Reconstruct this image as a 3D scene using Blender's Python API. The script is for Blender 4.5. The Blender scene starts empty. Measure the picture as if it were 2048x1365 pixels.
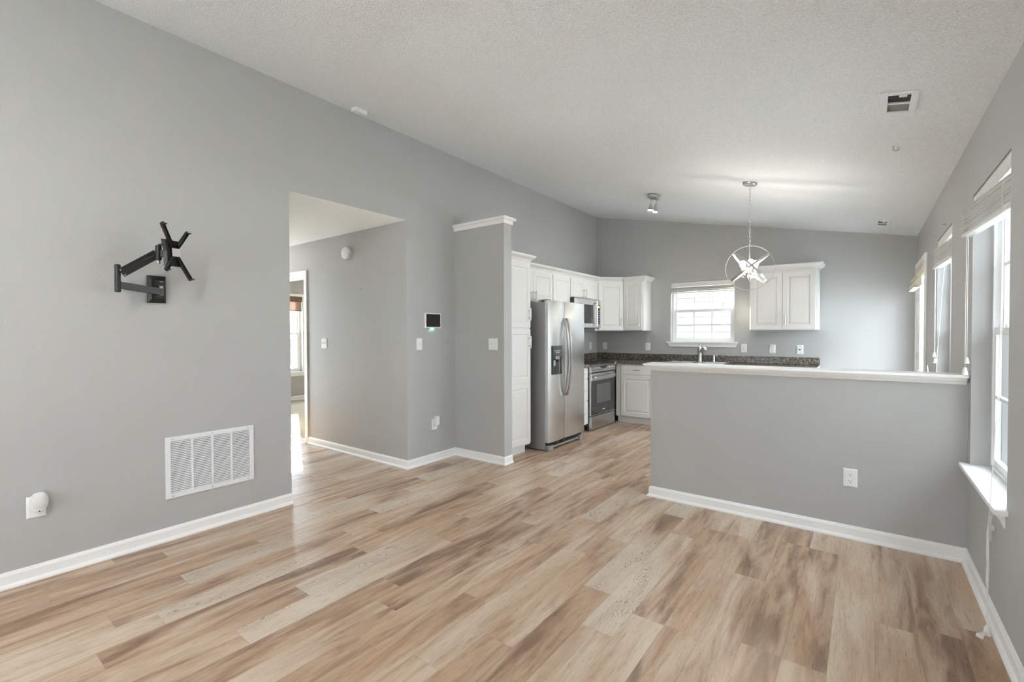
import bpy, bmesh, math, random
from mathutils import Vector, Matrix
random.seed(7)
C = bpy.context.scene.collection
PI = math.pi

# ------------------------------------------------------------------ camera, world, sun, exposure
F_PX, YAW, PITCH, ROLL, HC = 932.095, 0.6471745, -0.0150453, -0.0025807, 1.325
cam = bpy.data.cameras.new('camera'); cam.sensor_width = 36; cam.lens = F_PX * 36 / 2048
cam.clip_start = 0.05; cam.clip_end = 200
camo = bpy.data.objects.new('camera', cam); C.objects.link(camo)
fw = Vector((-math.sin(YAW), math.cos(YAW), 0)); rt = Vector((math.cos(YAW), math.sin(YAW), 0)); up = Vector((0, 0, 1))
f2 = fw * math.cos(PITCH) + up * math.sin(PITCH); u2 = -fw * math.sin(PITCH) + up * math.cos(PITCH)
r3 = rt * math.cos(ROLL) + u2 * math.sin(ROLL); u3 = -rt * math.sin(ROLL) + u2 * math.cos(ROLL)
m = Matrix(((r3.x, u3.x, -f2.x), (r3.y, u3.y, -f2.y), (r3.z, u3.z, -f2.z))).to_4x4()
m.translation = (0, 0, HC); camo.matrix_world = m
bpy.context.scene.camera = camo

world = bpy.data.worlds.new('sky'); bpy.context.scene.world = world; world.use_nodes = True
bg = world.node_tree.nodes['Background']
bg.inputs['Color'].default_value = (0.83, 0.92, 1.0, 1); bg.inputs['Strength'].default_value = 4.2

sun = bpy.data.lights.new('sun', 'SUN'); sun.energy = 28; sun.angle = 0.01; sun.color = (1, 0.93, 0.80)
suno = bpy.data.objects.new('sun', sun); C.objects.link(suno)
suno.rotation_euler = Vector((1.9, -1.0, -0.72)).to_track_quat('-Z', 'Y').to_euler()
suno.location = (-30, 12, 15)

sc = bpy.context.scene
vs = sc.view_settings
sc.display_settings.display_device = 'sRGB'
vs.view_transform = 'Standard'; vs.look = 'None'; vs.gamma = 1; vs.use_curve_mapping = False
vs.exposure = 1.85
sc.cycles.max_bounces = 12; sc.cycles.diffuse_bounces = 8; sc.cycles.glossy_bounces = 5
sc.cycles.transparent_max_bounces = 16; sc.cycles.sample_clamp_indirect = 8
sc.cycles.caustics_reflective = False; sc.cycles.caustics_refractive = False

# ------------------------------------------------------------------ dimensions (metres, from the camera foot)
XL, XR, YF, YB = -3.574, 0.480, 7.095, -2.7
Y1, Y2, Y3, Y4, XS = 1.859, 3.022, 3.693, 3.820, -2.891
XH, YH, YH2 = -1.384, 3.705, 3.820
ZC = 2.44; SL = 0.2037
def zceil(x): return ZC + SL * (XR - x)
TH = 0.115

# ------------------------------------------------------------------ materials
def mat(name, col, rough=0.5, metal=0.0, bump=0.0, bscale=80.0, emit=None, estr=0.0, var=0.0, vscale=3.0, spec=0.5, stretch=None, coat=0.0):
    m = bpy.data.materials.new(name); m.use_nodes = True
    nt = m.node_tree; b = nt.nodes['Principled BSDF']
    b.inputs['Base Color'].default_value = (*col, 1); b.inputs['Roughness'].default_value = rough
    b.inputs['Metallic'].default_value = metal; b.inputs['Specular IOR Level'].default_value = spec
    if coat: b.inputs['Coat Weight'].default_value = coat
    tc = nt.nodes.new('ShaderNodeTexCoord')
    src = tc.outputs['Object']
    if stretch:
        mp = nt.nodes.new('ShaderNodeMapping'); mp.inputs['Scale'].default_value = stretch
        nt.links.new(src, mp.inputs['Vector']); src = mp.outputs['Vector']
    if bump:
        n = nt.nodes.new('ShaderNodeTexNoise'); n.inputs['Scale'].default_value = bscale; n.inputs['Detail'].default_value = 3
        nt.links.new(src, n.inputs['Vector'])
        bp = nt.nodes.new('ShaderNodeBump'); bp.inputs['Strength'].default_value = bump; bp.inputs['Distance'].default_value = 0.01
        nt.links.new(n.outputs['Fac'], bp.inputs['Height']); nt.links.new(bp.outputs['Normal'], b.inputs['Normal'])
    if var:
        n = nt.nodes.new('ShaderNodeTexNoise'); n.inputs['Scale'].default_value = vscale; n.inputs['Detail'].default_value = 4
        nt.links.new(src, n.inputs['Vector'])
        cr = nt.nodes.new('ShaderNodeValToRGB'); e = cr.color_ramp.elements
        e[0].position = 0.3; e[1].position = 0.7
        e[0].color = (*[max(0, c * (1 - var)) for c in col], 1); e[1].color = (*[min(1, c * (1 + var)) for c in col], 1)
        nt.links.new(n.outputs['Fac'], cr.inputs['Fac']); nt.links.new(cr.outputs['Color'], b.inputs['Base Color'])
    if emit:
        b.inputs['Emission Color'].default_value = (*emit, 1); b.inputs['Emission Strength'].default_value = estr
    return m

WALL = mat('wall_paint', (0.45, 0.45, 0.445), 0.55, bump=0.10, bscale=110, var=0.015, vscale=1.5, spec=0.3)
CEIL = mat('ceiling_texture', (0.835, 0.86, 0.88), 0.9, bump=0.8, bscale=95, var=0.09, vscale=120, spec=0.1)  # colour speckle paints in the pits' shade; cool tint offsets warm floor bounce
CEIL2 = mat('smooth_ceiling', (0.82, 0.82, 0.81), 0.8, bump=0.1, bscale=60)
TRIM = mat('trim_paint', (0.86, 0.86, 0.85), 0.35, bump=0.02, bscale=30)
CAB = mat('cabinet_paint', (0.77, 0.768, 0.755), 0.35, bump=0.02, bscale=40)
PLAST = mat('white_plastic', (0.82, 0.82, 0.81), 0.3, var=0.01)
VINYL = mat('white_vinyl', (0.82, 0.83, 0.83), 0.35, var=0.01)
BLIND = mat('blind_slat', (0.74, 0.73, 0.70), 0.45, bump=0.02, bscale=60)
CORD = mat('cord', (0.82, 0.81, 0.78), 0.7, bump=0.1, bscale=400)
STEEL = mat('brushed_steel', (0.60, 0.60, 0.595), 0.27, 1.0, bump=0.012, bscale=60, stretch=(30, 30, 0.3))
STEELH = mat('steel_horizontal', (0.62, 0.62, 0.615), 0.25, 1.0, bump=0.01, bscale=60, stretch=(0.5, 0.5, 30))
GREYSIDE = mat('appliance_side', (0.33, 0.33, 0.325), 0.45, 0.3, bump=0.03, bscale=200)
NICKEL = mat('brushed_nickel', (0.58, 0.57, 0.55), 0.3, 1.0, bump=0.01, bscale=120)
CHROME = mat('chrome', (0.75, 0.75, 0.75), 0.12, 1.0, bump=0.003, bscale=50)
BLACKG = mat('black_glass', (0.012, 0.012, 0.013), 0.06, 0, var=0.1, coat=0.5)
BLACKP = mat('black_plastic', (0.02, 0.02, 0.021), 0.4, bump=0.03, bscale=200)
MOUNT = mat('black_powder_coat', (0.022, 0.021, 0.020), 0.38, 0.2, bump=0.015, bscale=350)
DARK = mat('dark_void', (0.03, 0.03, 0.03), 0.8, var=0.1)
DUCT = mat('duct_grey', (0.22, 0.22, 0.215), 0.6, 0.3, var=0.1)
GRILL = mat('grille_enamel', (0.78, 0.79, 0.80), 0.4, var=0.01)
LABEL = mat('paper_label', (0.72, 0.72, 0.72), 0.6, var=0.06, vscale=120)
CREAM = mat('cream_fabric', (0.70, 0.66, 0.56), 0.8, bump=0.1, bscale=300)
BROWN = mat('brown_woven', (0.17, 0.105, 0.085), 0.8, bump=0.2, bscale=300, var=0.25, vscale=80)
CARPET = mat('carpet_pile', (0.52, 0.47, 0.40), 0.95, bump=0.6, bscale=250, var=0.08, vscale=40)
BULB = mat('lit_bulb', (1, 1, 1), 0.3, emit=(1.0, 0.93, 0.82), estr=55)
SPOTB = mat('lit_spot_bulb', (1, 1, 1), 0.3, emit=(1.0, 0.95, 0.88), estr=330)
DISPG = mat('green_display', (0.1, 0.15, 0.02), 0.3, emit=(0.75, 1.0, 0.15), estr=1.0)
LEDG = mat('green_led', (0.2, 0.8, 0.6), 0.3, emit=(0.15, 1.0, 0.65), estr=14)
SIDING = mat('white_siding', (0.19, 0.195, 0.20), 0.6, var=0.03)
ROOFM = mat('roof_shingle', (0.20, 0.19, 0.18), 0.9, bump=0.5, bscale=40, var=0.2, vscale=8)
GROUND = mat('ground_pale_bounce', (0.70, 0.72, 0.72), 0.95, bump=0.3, bscale=20, var=0.12, vscale=3)  # pale cool tone chosen so the ground bounces light onto the ceiling
CARP = mat('car_paint_grey', (0.16, 0.17, 0.18), 0.25, 0.4, var=0.03)
TYRE = mat('tyre_rubber', (0.03, 0.03, 0.03), 0.8, bump=0.1)
BRASS = mat('steel_hook', (0.30, 0.29, 0.27), 0.35, 0.9, var=0.05)
EMBL = mat('sticker_print', (0.30, 0.36, 0.44), 0.5, var=0.05)

def glass_mat(name, tint=(1, 1, 1), refl=0.08):
    m = bpy.data.materials.new(name); m.use_nodes = True; nt = m.node_tree
    for n in list(nt.nodes): nt.nodes.remove(n)
    o = nt.nodes.new('ShaderNodeOutputMaterial'); mx = nt.nodes.new('ShaderNodeMixShader')
    t = nt.nodes.new('ShaderNodeBsdfTransparent'); g = nt.nodes.new('ShaderNodeBsdfGlossy')
    fr = nt.nodes.new('ShaderNodeFresnel'); fr.inputs['IOR'].default_value = 1.5
    t.inputs['Color'].default_value = (*tint, 1); g.inputs['Roughness'].default_value = 0.02
    ge = nt.nodes.new('ShaderNodeNewGeometry'); iv = nt.nodes.new('ShaderNodeMath'); iv.operation = 'SUBTRACT'; iv.inputs[0].default_value = 1.0
    mu = nt.nodes.new('ShaderNodeMath'); mu.operation = 'MULTIPLY'
    nt.links.new(ge.outputs['Backfacing'], iv.inputs[1]); nt.links.new(iv.outputs[0], mu.inputs[0])
    # double glazing: four air-glass surfaces in a row, reflectance 1 - (1 - F)^4
    om = nt.nodes.new('ShaderNodeMath'); om.operation = 'SUBTRACT'; om.inputs[0].default_value = 1.0
    pw = nt.nodes.new('ShaderNodeMath'); pw.operation = 'POWER'; pw.inputs[1].default_value = 4.0
    o2 = nt.nodes.new('ShaderNodeMath'); o2.operation = 'SUBTRACT'; o2.inputs[0].default_value = 1.0
    nt.links.new(fr.outputs['Fac'], om.inputs[1]); nt.links.new(om.outputs[0], pw.inputs[0]); nt.links.new(pw.outputs[0], o2.inputs[1]); nt.links.new(o2.outputs[0], mu.inputs[1])
    nt.links.new(mu.outputs[0], mx.inputs['Fac']); nt.links.new(t.outputs[0], mx.inputs[1])
    nt.links.new(g.outputs[0], mx.inputs[2]); nt.links.new(mx.outputs[0], o.inputs['Surface'])
    return m
GLASS = glass_mat('window_glass', (0.97, 0.98, 0.98))
CLEAR = glass_mat('clear_shade_glass', (0.96, 0.96, 0.96))

def translucent_mat(name, col):
    m = mat(name, col, 0.8, bump=0.15, bscale=300, var=0.1, vscale=90); nt = m.node_tree
    b = nt.nodes['Principled BSDF']; o = nt.nodes['Material Output']
    tr = nt.nodes.new('ShaderNodeBsdfTranslucent'); tr.inputs['Color'].default_value = (*[min(1, c * 1.3) for c in col], 1)
    mx = nt.nodes.new('ShaderNodeMixShader'); mx.inputs['Fac'].default_value = 0.35
    nt.links.new(b.outputs[0], mx.inputs[1]); nt.links.new(tr.outputs[0], mx.inputs[2]); nt.links.new(mx.outputs[0], o.inputs['Surface'])
    return m
SHEER = translucent_mat('sheer_woven_shade', (0.36, 0.29, 0.26))
def granite():
    m = mat('brown_granite_laminate', (0.08, 0.07, 0.06), 0.22)
    nt = m.node_tree; b = nt.nodes['Principled BSDF']; tc = nt.nodes['Texture Coordinate']
    v = nt.nodes.new('ShaderNodeTexVoronoi'); v.inputs['Scale'].default_value = 130
    n = nt.nodes.new('ShaderNodeTexNoise'); n.inputs['Scale'].default_value = 70; n.inputs['Detail'].default_value = 5
    mx = nt.nodes.new('ShaderNodeMix'); mx.data_type = 'FLOAT'; mx.inputs['Factor'].default_value = 0.5
    cr = nt.nodes.new('ShaderNodeValToRGB'); e = cr.color_ramp.elements
    e[0].position = 0.25; e[0].color = (0.018, 0.015, 0.012, 1); e[1].position = 0.75; e[1].color = (0.34, 0.30, 0.25, 1)
    x = cr.color_ramp.elements.new(0.5); x.color = (0.085, 0.070, 0.055, 1)
    nt.links.new(tc.outputs['Object'], v.inputs['Vector']); nt.links.new(tc.outputs['Object'], n.inputs['Vector'])
    sp = nt.nodes.new('ShaderNodeSeparateColor'); nt.links.new(v.outputs['Color'], sp.inputs['Color'])
    nt.links.new(sp.outputs[0], mx.inputs[2]); nt.links.new(n.outputs['Fac'], mx.inputs[3])
    nt.links.new(mx.outputs[0], cr.inputs['Fac']); nt.links.new(cr.outputs['Color'], b.inputs['Base Color'])
    return m
GRANITE = granite()

def floor_mat():
    m = bpy.data.materials.new('plank_floor'); m.use_nodes = True; nt = m.node_tree; b = nt.nodes['Principled BSDF']
    L = nt.links
    def math_(op, a, c=None, clamp=False):
        n = nt.nodes.new('ShaderNodeMath'); n.operation = op; n.use_clamp = clamp
        for i, v in enumerate((a, c)):
            if v is None: continue
            if isinstance(v, (int, float)): n.inputs[i].default_value = v
            else: L.new(v, n.inputs[i])
        return n.outputs[0]
    def comb(x, y, z):
        n = nt.nodes.new('ShaderNodeCombineXYZ')
        for i, v in enumerate((x, y, z)):
            if isinstance(v, (int, float)): n.inputs[i].default_value = v
            else: L.new(v, n.inputs[i])
        return n.outputs[0]
    def noise(vec, scale, detail=4, rough=0.55, dist=0.0):
        n = nt.nodes.new('ShaderNodeTexNoise'); n.inputs['Scale'].default_value = scale; n.inputs['Detail'].default_value = detail
        n.inputs['Roughness'].default_value = rough; n.inputs['Distortion'].default_value = dist
        L.new(vec, n.inputs['Vector']); return n.outputs['Fac']
    def ramp(f, stops):
        n = nt.nodes.new('ShaderNodeValToRGB'); e = n.color_ramp.elements
        e[0].position, e[0].color = stops[0][0], (*stops[0][1], 1)
        e[1].position, e[1].color = stops[-1][0], (*stops[-1][1], 1)
        for p, c in stops[1:-1]:
            x = e.new(p); x.color = (*c, 1)
        L.new(f, n.inputs['Fac']); return n.outputs['Color']
    def mix(f, a, c, mode='MIX'):
        n = nt.nodes.new('ShaderNodeMix'); n.data_type = 'RGBA'; n.blend_type = mode
        if isinstance(f, (int, float)): n.inputs[0].default_value = f
        else: L.new(f, n.inputs[0])
        for i, v in ((6, a), (7, c)):
            if isinstance(v, tuple): n.inputs[i].default_value = (*v, 1)
            else: L.new(v, n.inputs[i])
        return n.outputs[2]
    tc = nt.nodes.new('ShaderNodeTexCoord'); s = nt.nodes.new('ShaderNodeSeparateXYZ'); L.new(tc.outputs['Object'], s.inputs[0])
    W, LEN = 0.152, 1.22
    u = math_('DIVIDE', math_('ADD', s.outputs[0], 20.02), W); row = math_('FLOOR', u); fu = math_('FRACT', u)
    wn = nt.nodes.new('ShaderNodeTexWhiteNoise'); wn.noise_dimensions = '1D'; L.new(row, wn.inputs['W'])
    v = math_('ADD', math_('DIVIDE', math_('ADD', s.outputs[1], 20.0), LEN), math_('MULTIPLY', wn.outputs['Value'], 7.3))
    pl = math_('FLOOR', v); fv = math_('FRACT', v)
    w2 = nt.nodes.new('ShaderNodeTexWhiteNoise'); w2.noise_dimensions = '2D'; L.new(comb(row, pl, 0), w2.inputs['Vector'])
    sc2 = nt.nodes.new('ShaderNodeSeparateColor'); L.new(w2.outputs['Color'], sc2.inputs['Color'])
    r1, r2, r3_ = sc2.outputs[0], sc2.outputs[1], sc2.outputs[2]
    # plank-local grain space, offset by the plank's own random numbers
    gx = math_('ADD', math_('MULTIPLY', fu, W), math_('MULTIPLY', r1, 37.0))
    gy = math_('ADD', math_('MULTIPLY', fv, LEN), math_('MULTIPLY', r2, 53.0))
    broad = noise(comb(math_('MULTIPLY', gx, 12.0), math_('MULTIPLY', gy, 1.5), 0), 1.0, 3, 0.55, 0.8)
    mid = noise(comb(math_('MULTIPLY', gx, 30.0), math_('MULTIPLY', gy, 3.0), 14.0), 1.0, 4, 0.6, 0.5)
    fine = noise(comb(math_('MULTIPLY', gx, 210.0), math_('MULTIPLY', gy, 14.0), 3.0), 1.0, 4, 0.65, 0.3)
    rustic = noise(comb(math_('MULTIPLY', gx, 40.0), math_('MULTIPLY', gy, 3.2), 9.0), 1.0, 6, 0.75, 1.6)
    tone = math_('ADD', math_('MULTIPLY', r3_, 0.58), math_('ADD', math_('MULTIPLY', math_('SUBTRACT', broad, 0.5), 2.2), math_('MULTIPLY', math_('SUBTRACT', mid, 0.5), 0.8)))
    base = ramp(math_('ADD', tone, 0.24), [(0.0, (0.225, 0.138, 0.092)), (0.20, (0.340, 0.222, 0.150)), (0.42, (0.475, 0.335, 0.235)), (0.65, (0.570, 0.435, 0.320)), (0.92, (0.660, 0.545, 0.425))])
    # warm and greyish drift along the boards
    drift = noise(comb(math_('MULTIPLY', gx, 5.0), math_('MULTIPLY', gy, 1.0), 21.0), 1.0, 2)
    base = mix(ramp(drift, [(0.42, (0, 0, 0)), (0.66, (0.55, 0.55, 0.55))]), base, (0.54, 0.355, 0.215))
    fg = ramp(fine, [(0.30, (0.86, 0.85, 0.84)), (0.52, (1, 1, 1)), (0.75, (1.05, 1.05, 1.05))])
    base = mix(1.0, base, fg, 'MULTIPLY')
    # dark rustic marks
    rm = ramp(math_('ADD', rustic, math_('MULTIPLY', math_('SUBTRACT', fine, 0.5), 0.30)), [(0.56, (0, 0, 0)), (0.68, (1, 1, 1))])
    speck = noise(comb(math_('MULTIPLY', gx, 330.0), math_('MULTIPLY', gy, 75.0), 17.0), 1.0, 3, 0.7)
    rm = math_('MULTIPLY', rm, ramp(speck, [(0.40, (0.25, 0.25, 0.25)), (0.58, (1, 1, 1))]))
    base = mix(math_('MULTIPLY', rm, 0.62), base, (0.165, 0.112, 0.085), 'MIX')
    # pale boards with wavy cathedral grain
    wv = nt.nodes.new('ShaderNodeTexWave'); wv.wave_type = 'BANDS'; wv.bands_direction = 'X'
    wv.inputs['Scale'].default_value = 1.0; wv.inputs['Distortion'].default_value = 2.5; wv.inputs['Detail'].default_value = 2.0; wv.inputs['Detail Scale'].default_value = 1.0
    warp = noise(comb(math_('MULTIPLY', gx, 11.0), math_('MULTIPLY', gy, 4.5), 31.0), 1.0, 3, 0.6)
    L.new(comb(math_('ADD', math_('MULTIPLY', gx, 26.0), math_('MULTIPLY', warp, 3.6)), math_('MULTIPLY', gy, 3.0), 0), wv.inputs['Vector'])
    msk = noise(comb(math_('MULTIPLY', gx, 12.0), math_('MULTIPLY', gy, 2.6), 5.0), 1.0, 2)
    wl = math_('MULTIPLY', ramp(wv.outputs['Fac'], [(0.0, (1, 1, 1)), (0.20, (0, 0, 0))]), ramp(msk, [(0.47, (0, 0, 0)), (0.56, (1, 1, 1))]))
    pale = math_('GREATER_THAN', r2, 0.80)
    endf = ramp(fv, [(0.45, (1, 1, 1)), (0.75, (0, 0, 0))])
    palef = math_('MULTIPLY', pale, endf)
    base = mix(math_('MULTIPLY', palef, 0.70), base, mix(1.0, (0.69, 0.595, 0.49), fg, 'MULTIPLY'))
    base = mix(math_('MULTIPLY', math_('MULTIPLY', wl, palef), 0.85), base, (0.20, 0.155, 0.125))
    # seams
    eu = math_('MINIMUM', fu, math_('SUBTRACT', 1.0, fu)); ev = math_('MULTIPLY', math_('MINIMUM', fv, math_('SUBTRACT', 1.0, fv)), LEN / W)
    edge = math_('MINIMUM', eu, ev)
    seam = math_('LESS_THAN', edge, 0.007)
    base = mix(math_('MULTIPLY', seam, 0.28), base, (0.16, 0.11, 0.08))
    L.new(base, b.inputs['Base Color'])
    ro = ramp(fine, [(0.2, (0.24, 0.24, 0.24)), (0.8, (0.36, 0.36, 0.36))]); L.new(ro, b.inputs['Roughness'])
    b.inputs['Specular IOR Level'].default_value = 0.5
    bp = nt.nodes.new('ShaderNodeBump'); bp.inputs['Strength'].default_value = 0.12; bp.inputs['Distance'].default_value = 0.004
    L.new(math_('SUBTRACT', fine, math_('MULTIPLY', seam, 0.8)), bp.inputs['Height']); L.new(bp.outputs['Normal'], b.inputs['Normal'])
    return m
FLOOR = floor_mat()

# ------------------------------------------------------------------ mesh helper
class MB:
    def __init__(s): s.bm = bmesh.new()
    def quadloop(s, loops, cap0=True, cap1=True, closed=False):
        rings = [[s.bm.verts.new(p) for p in l] for l in loops]
        n = len(rings[0]); k = len(rings)
        for i in range(k if closed else k - 1):
            a, b = rings[i], rings[(i + 1) % k]
            for j in range(n):
                try: s.bm.faces.new((a[j], a[(j + 1) % n], b[(j + 1) % n], b[j]))
                except ValueError: pass
        if not closed:
            if cap0: s.bm.faces.new(rings[0][::-1])
            if cap1: s.bm.faces.new(rings[-1])
        return s
    def box(s, x0, x1, y0, y1, z0, z1, bev=0.0):
        r = bmesh.ops.create_cube(s.bm, size=1)
        vsx = r['verts']
        for v in vsx: v.co = Vector(((x0 + x1) / 2 + v.co.x * (x1 - x0), (y0 + y1) / 2 + v.co.y * (y1 - y0), (z0 + z1) / 2 + v.co.z * (z1 - z0)))
        if bev:
            es = list({e for v in vsx for e in v.link_edges})
            bmesh.ops.bevel(s.bm, geom=es, offset=bev, segments=2, affect='EDGES', profile=0.5)
        return s
    def prism(s, pts, axis, a, b):
        # pts 2D in the two other axes (order x,y,z without axis)
        def P(p, t):
            return {'x': (t, p[0], p[1]), 'y': (p[0], t, p[1]), 'z': (p[0], p[1], t)}[axis]
        return s.quadloop([[P(p, a) for p in pts], [P(p, b) for p in pts]])
    def tube(s, pts, r, n=10, cap=True, closed=False):
        pts = [Vector(p) for p in pts]; rs = r if isinstance(r, (list, tuple)) else [r] * len(pts)
        loops = []; ref = None; k = len(pts)
        for i, p in enumerate(pts):
            if closed: d = pts[(i + 1) % k] - pts[i - 1]
            else: d = pts[min(i + 1, k - 1)] - pts[max(i - 1, 0)]
            d.normalize()
            if ref is None:
                ref = Vector((0, 0, 1)) if abs(d.z) < 0.9 else Vector((1, 0, 0))
            a = (ref - d * ref.dot(d)).normalized(); b = d.cross(a); ref = a
            loops.append([p + (a * math.cos(2 * PI * j / n) + b * math.sin(2 * PI * j / n)) * rs[i] for j in range(n)])
        return s.quadloop(loops, cap, cap, closed)
    def cyl(s, p0, p1, r, n=20, r1=None): return s.tube([p0, p1], [r, r if r1 is None else r1], n)
    def lathe(s, prof, c=(0, 0, 0), axis='z', n=28):
        # prof: (r, h)
        loops = []
        for r, h in prof:
            l = []
            for j in range(n):
                a = 2 * PI * j / n; x, y = r * math.cos(a), r * math.sin(a)
                p = {'z': (x, y, h), 'y': (x, h, -y), 'x': (h, x, y)}[axis]
                l.append((c[0] + p[0], c[1] + p[1], c[2] + p[2]))
            loops.append(l)
        return s.quadloop(loops)
    def sphere(s, c, r, sx=1, sy=1, sz=1, n=16):
        rr = bmesh.ops.create_uvsphere(s.bm, u_segments=n, v_segments=max(6, n // 2), radius=r)
        for v in rr['verts']: v.co = Vector((c[0] + v.co.x * sx, c[1] + v.co.y * sy, c[2] + v.co.z * sz))
        return s
    def bar(s, p0, p1, w, h, upv=(0, 0, 1)):
        p0, p1 = Vector(p0), Vector(p1); d = (p1 - p0).normalized(); upv = Vector(upv)
        b = d.cross(upv).normalized(); a = b.cross(d).normalized()
        q = [a * h / 2 + b * w / 2, a * h / 2 - b * w / 2, -a * h / 2 - b * w / 2, -a * h / 2 + b * w / 2]
        return s.quadloop([[p0 + k for k in q], [p1 + k for k in q]])
    def panel(s, x0, x1, z0, z1, y0, loops):
        # raised panel facing +y: loops = (inset, y above y0)
        L = [[(x0, y0, z0), (x1, y0, z0), (x1, y0, z1), (x0, y0, z1)]]
        for i, y in loops:
            L.append([(x0 + i, y0 + y, z0 + i), (x1 - i, y0 + y, z0 + i), (x1 - i, y0 + y, z1 - i), (x0 + i, y0 + y, z1 - i)])
        return s.quadloop(L)
    def sweep(s, path, prof, pre=None, post=None):
        # prof (out, z); out = to the right of the walking direction
        P = [Vector((p[0], p[1])) for p in path]; n = len(P); rings = []
        def nrm(a, b): d = (b - a).normalized(); return Vector((d.y, -d.x))
        for i in range(n):
            a = P[i - 1] if i > 0 else (Vector(pre) if pre else None)
            b = P[i + 1] if i < n - 1 else (Vector(post) if post else None)
            if a is None: mv = nrm(P[i], b)
            elif b is None: mv = nrm(a, P[i])
            else:
                n1, n2 = nrm(a, P[i]), nrm(P[i], b); mv = (n1 + n2) / (1 + n1.dot(n2))
            rings.append([(P[i].x + mv.x * o, P[i].y + mv.y * o, z) for o, z in prof])
        return s.quadloop(rings)
    def torus(s, c, R, r, axis='z', n=48, k=8, sw=1.0):
        pts = []
        for i in range(n):
            a = 2 * PI * i / n; x, y = R * math.cos(a), R * math.sin(a)
            pts.append({'z': (c[0] + x, c[1] + y, c[2]), 'y': (c[0] + x, c[1], c[2] + y), 'x': (c[0], c[1] + x, c[2] + y)}[axis])
        return s.tube(pts, r, k, closed=True)
    def xform(s, M):
        for v in s.bm.verts: v.co = M @ v.co
        return s

ROOT = {}
def thing(name, label=None, cat=None, loc=(0, 0, 0), rotz=0.0, group=None, kind=None):
    o = bpy.data.objects.new(name, None); C.objects.link(o); o.location = loc; o.rotation_euler = (0, 0, rotz)
    o.empty_display_size = 0.05
    if label: o['label'] = label
    if cat: o['category'] = cat
    if group: o['group'] = group
    if kind: o['kind'] = kind
    ROOT[o] = Vector(loc)
    return o
def obj(name, mb, m, parent=None, world=False, smooth=False, label=None, kind=None):
    bm = mb.bm
    bmesh.ops.recalc_face_normals(bm, faces=bm.faces[:])
    if world and parent is not None:
        for v in bm.verts: v.co -= ROOT[parent]
    me = bpy.data.meshes.new(name); bm.to_mesh(me); bm.free()
    if smooth:
        me.polygons.foreach_set('use_smooth', [True] * len(me.polygons))
        me.set_sharp_from_angle(angle=math.radians(40))
    me.materials.append(m)
    o = bpy.data.objects.new(name, me); C.objects.link(o)
    if parent is not None:
        o.parent = parent; ROOT[o] = ROOT[parent]
    if label: o['label'] = label
    if kind: o['kind'] = kind
    return o
def tag(o, label, cat, group=None, kind=None):
    o['label'] = label; o['category'] = cat
    if group: o['group'] = group
    if kind: o['kind'] = kind
    return o
def struct(name, mb, m, label=None, smooth=False):
    o = obj(name, mb, m, None, smooth=smooth); o['kind'] = 'structure'
    if label: o['label'] = label
    return o
def copy_tree(o, parent=None):
    c = o.copy(); C.objects.link(c); c.parent = parent
    if o in ROOT: ROOT[c] = ROOT[o]
    for ch in list(o.children): copy_tree(ch, c)
    return c
def wall_grid(mb, axis, t0, t1, u0, u1, z0, z1, holes):
    us = sorted({u0, u1, *[h[0] for h in holes], *[h[1] for h in holes]}); zs = sorted({z0, z1, *[h[2] for h in holes], *[h[3] for h in holes]})
    us = [u for u in us if u0 <= u <= u1]; zs = [z for z in zs if z0 <= z <= z1]
    for a, b in zip(us, us[1:]):
        run = None
        for c, d in zip(zs, zs[1:]):
            um, zm = (a + b) / 2, (c + d) / 2
            if any(h[0] < um < h[1] and h[2] < zm < h[3] for h in holes): 
                if run: _wb(mb, axis, t0, t1, a, b, *run); run = None
            else: run = (run[0], d) if run else (c, d)
        if run: _wb(mb, axis, t0, t1, a, b, *run)
def _wb(mb, axis, t0, t1, a, b, c, d):
    if axis == 'x': mb.box(t0, t1, a, b, c, d)
    else: mb.box(a, b, t0, t1, c, d)

# ------------------------------------------------------------------ setting: floors, ceilings, walls
W1 = (2.79, 3.635, 0.564, 2.09); W2 = (4.42, 5.215, 0.564, 2.09); D1 = (6.07, 7.03, 0.0, 2.045)
KW = (-2.343, -1.455, 1.184, 2.093)
XW = XR + 0.15
f = MB().box(-7.0, XW, YB - 0.15, YF + 0.15, -0.12, 0.0); struct('floor', f, FLOOR)
f = MB().box(-9.29, -3.69, 3.085, 7.0, -0.115, 0.004); f.bm and struct('floor_bedroom', f, CARPET, 'beige carpet of the bedroom beyond the hall')
cpts = [(XR + 0.15, zceil(XR + 0.15)), (XL - TH, zceil(XL - TH)), (XL - TH, zceil(XL - TH) + 0.2), (XR + 0.15, zceil(XR + 0.15) + 0.2)]
struct('ceiling', MB().prism(cpts, 'y', YB - 0.15, YF + 0.15), CEIL, 'sloping textured white ceiling over living room and kitchen')
struct('ceiling_hall', MB().box(-7.0, XL - TH, 1.744, 3.137, ZC, ZC + 0.15).box(XL - TH, XL - 0.0005, Y1 + 0.0005, Y2 - 0.0005, ZC, ZC + 0.001), CEIL2, 'flat white ceiling of the hall')
struct('ceiling_bedroom', MB().box(-9.29, XL - TH - 0.001, 3.137, 7.0, ZC, ZC + 0.15), CEIL2)
w = MB(); wall_grid(w, 'x', XL - TH, XL, YB, YF, 0, zceil(XL), [(Y1, Y2, -1, ZC + 0.0012)]); struct('wall_left', w, WALL, 'long grey wall carrying the black television bracket')
def gable(mb, y0, y1, zb):
    mb.prism([(XL - TH, zb), (XR + 0.15, zb), (XR + 0.15, zceil(XR + 0.15)), (XL - TH, zceil(XL - TH))], 'y', y0, y1)
ZG = 2.40
w = MB(); wall_grid(w, 'y', YF, YF + 0.15, XL - TH, XW, 0, ZG, [KW]); gable(w, YF, YF + 0.15, ZG); struct('wall_far', w, WALL, 'grey kitchen end wall with the sink window')
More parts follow.
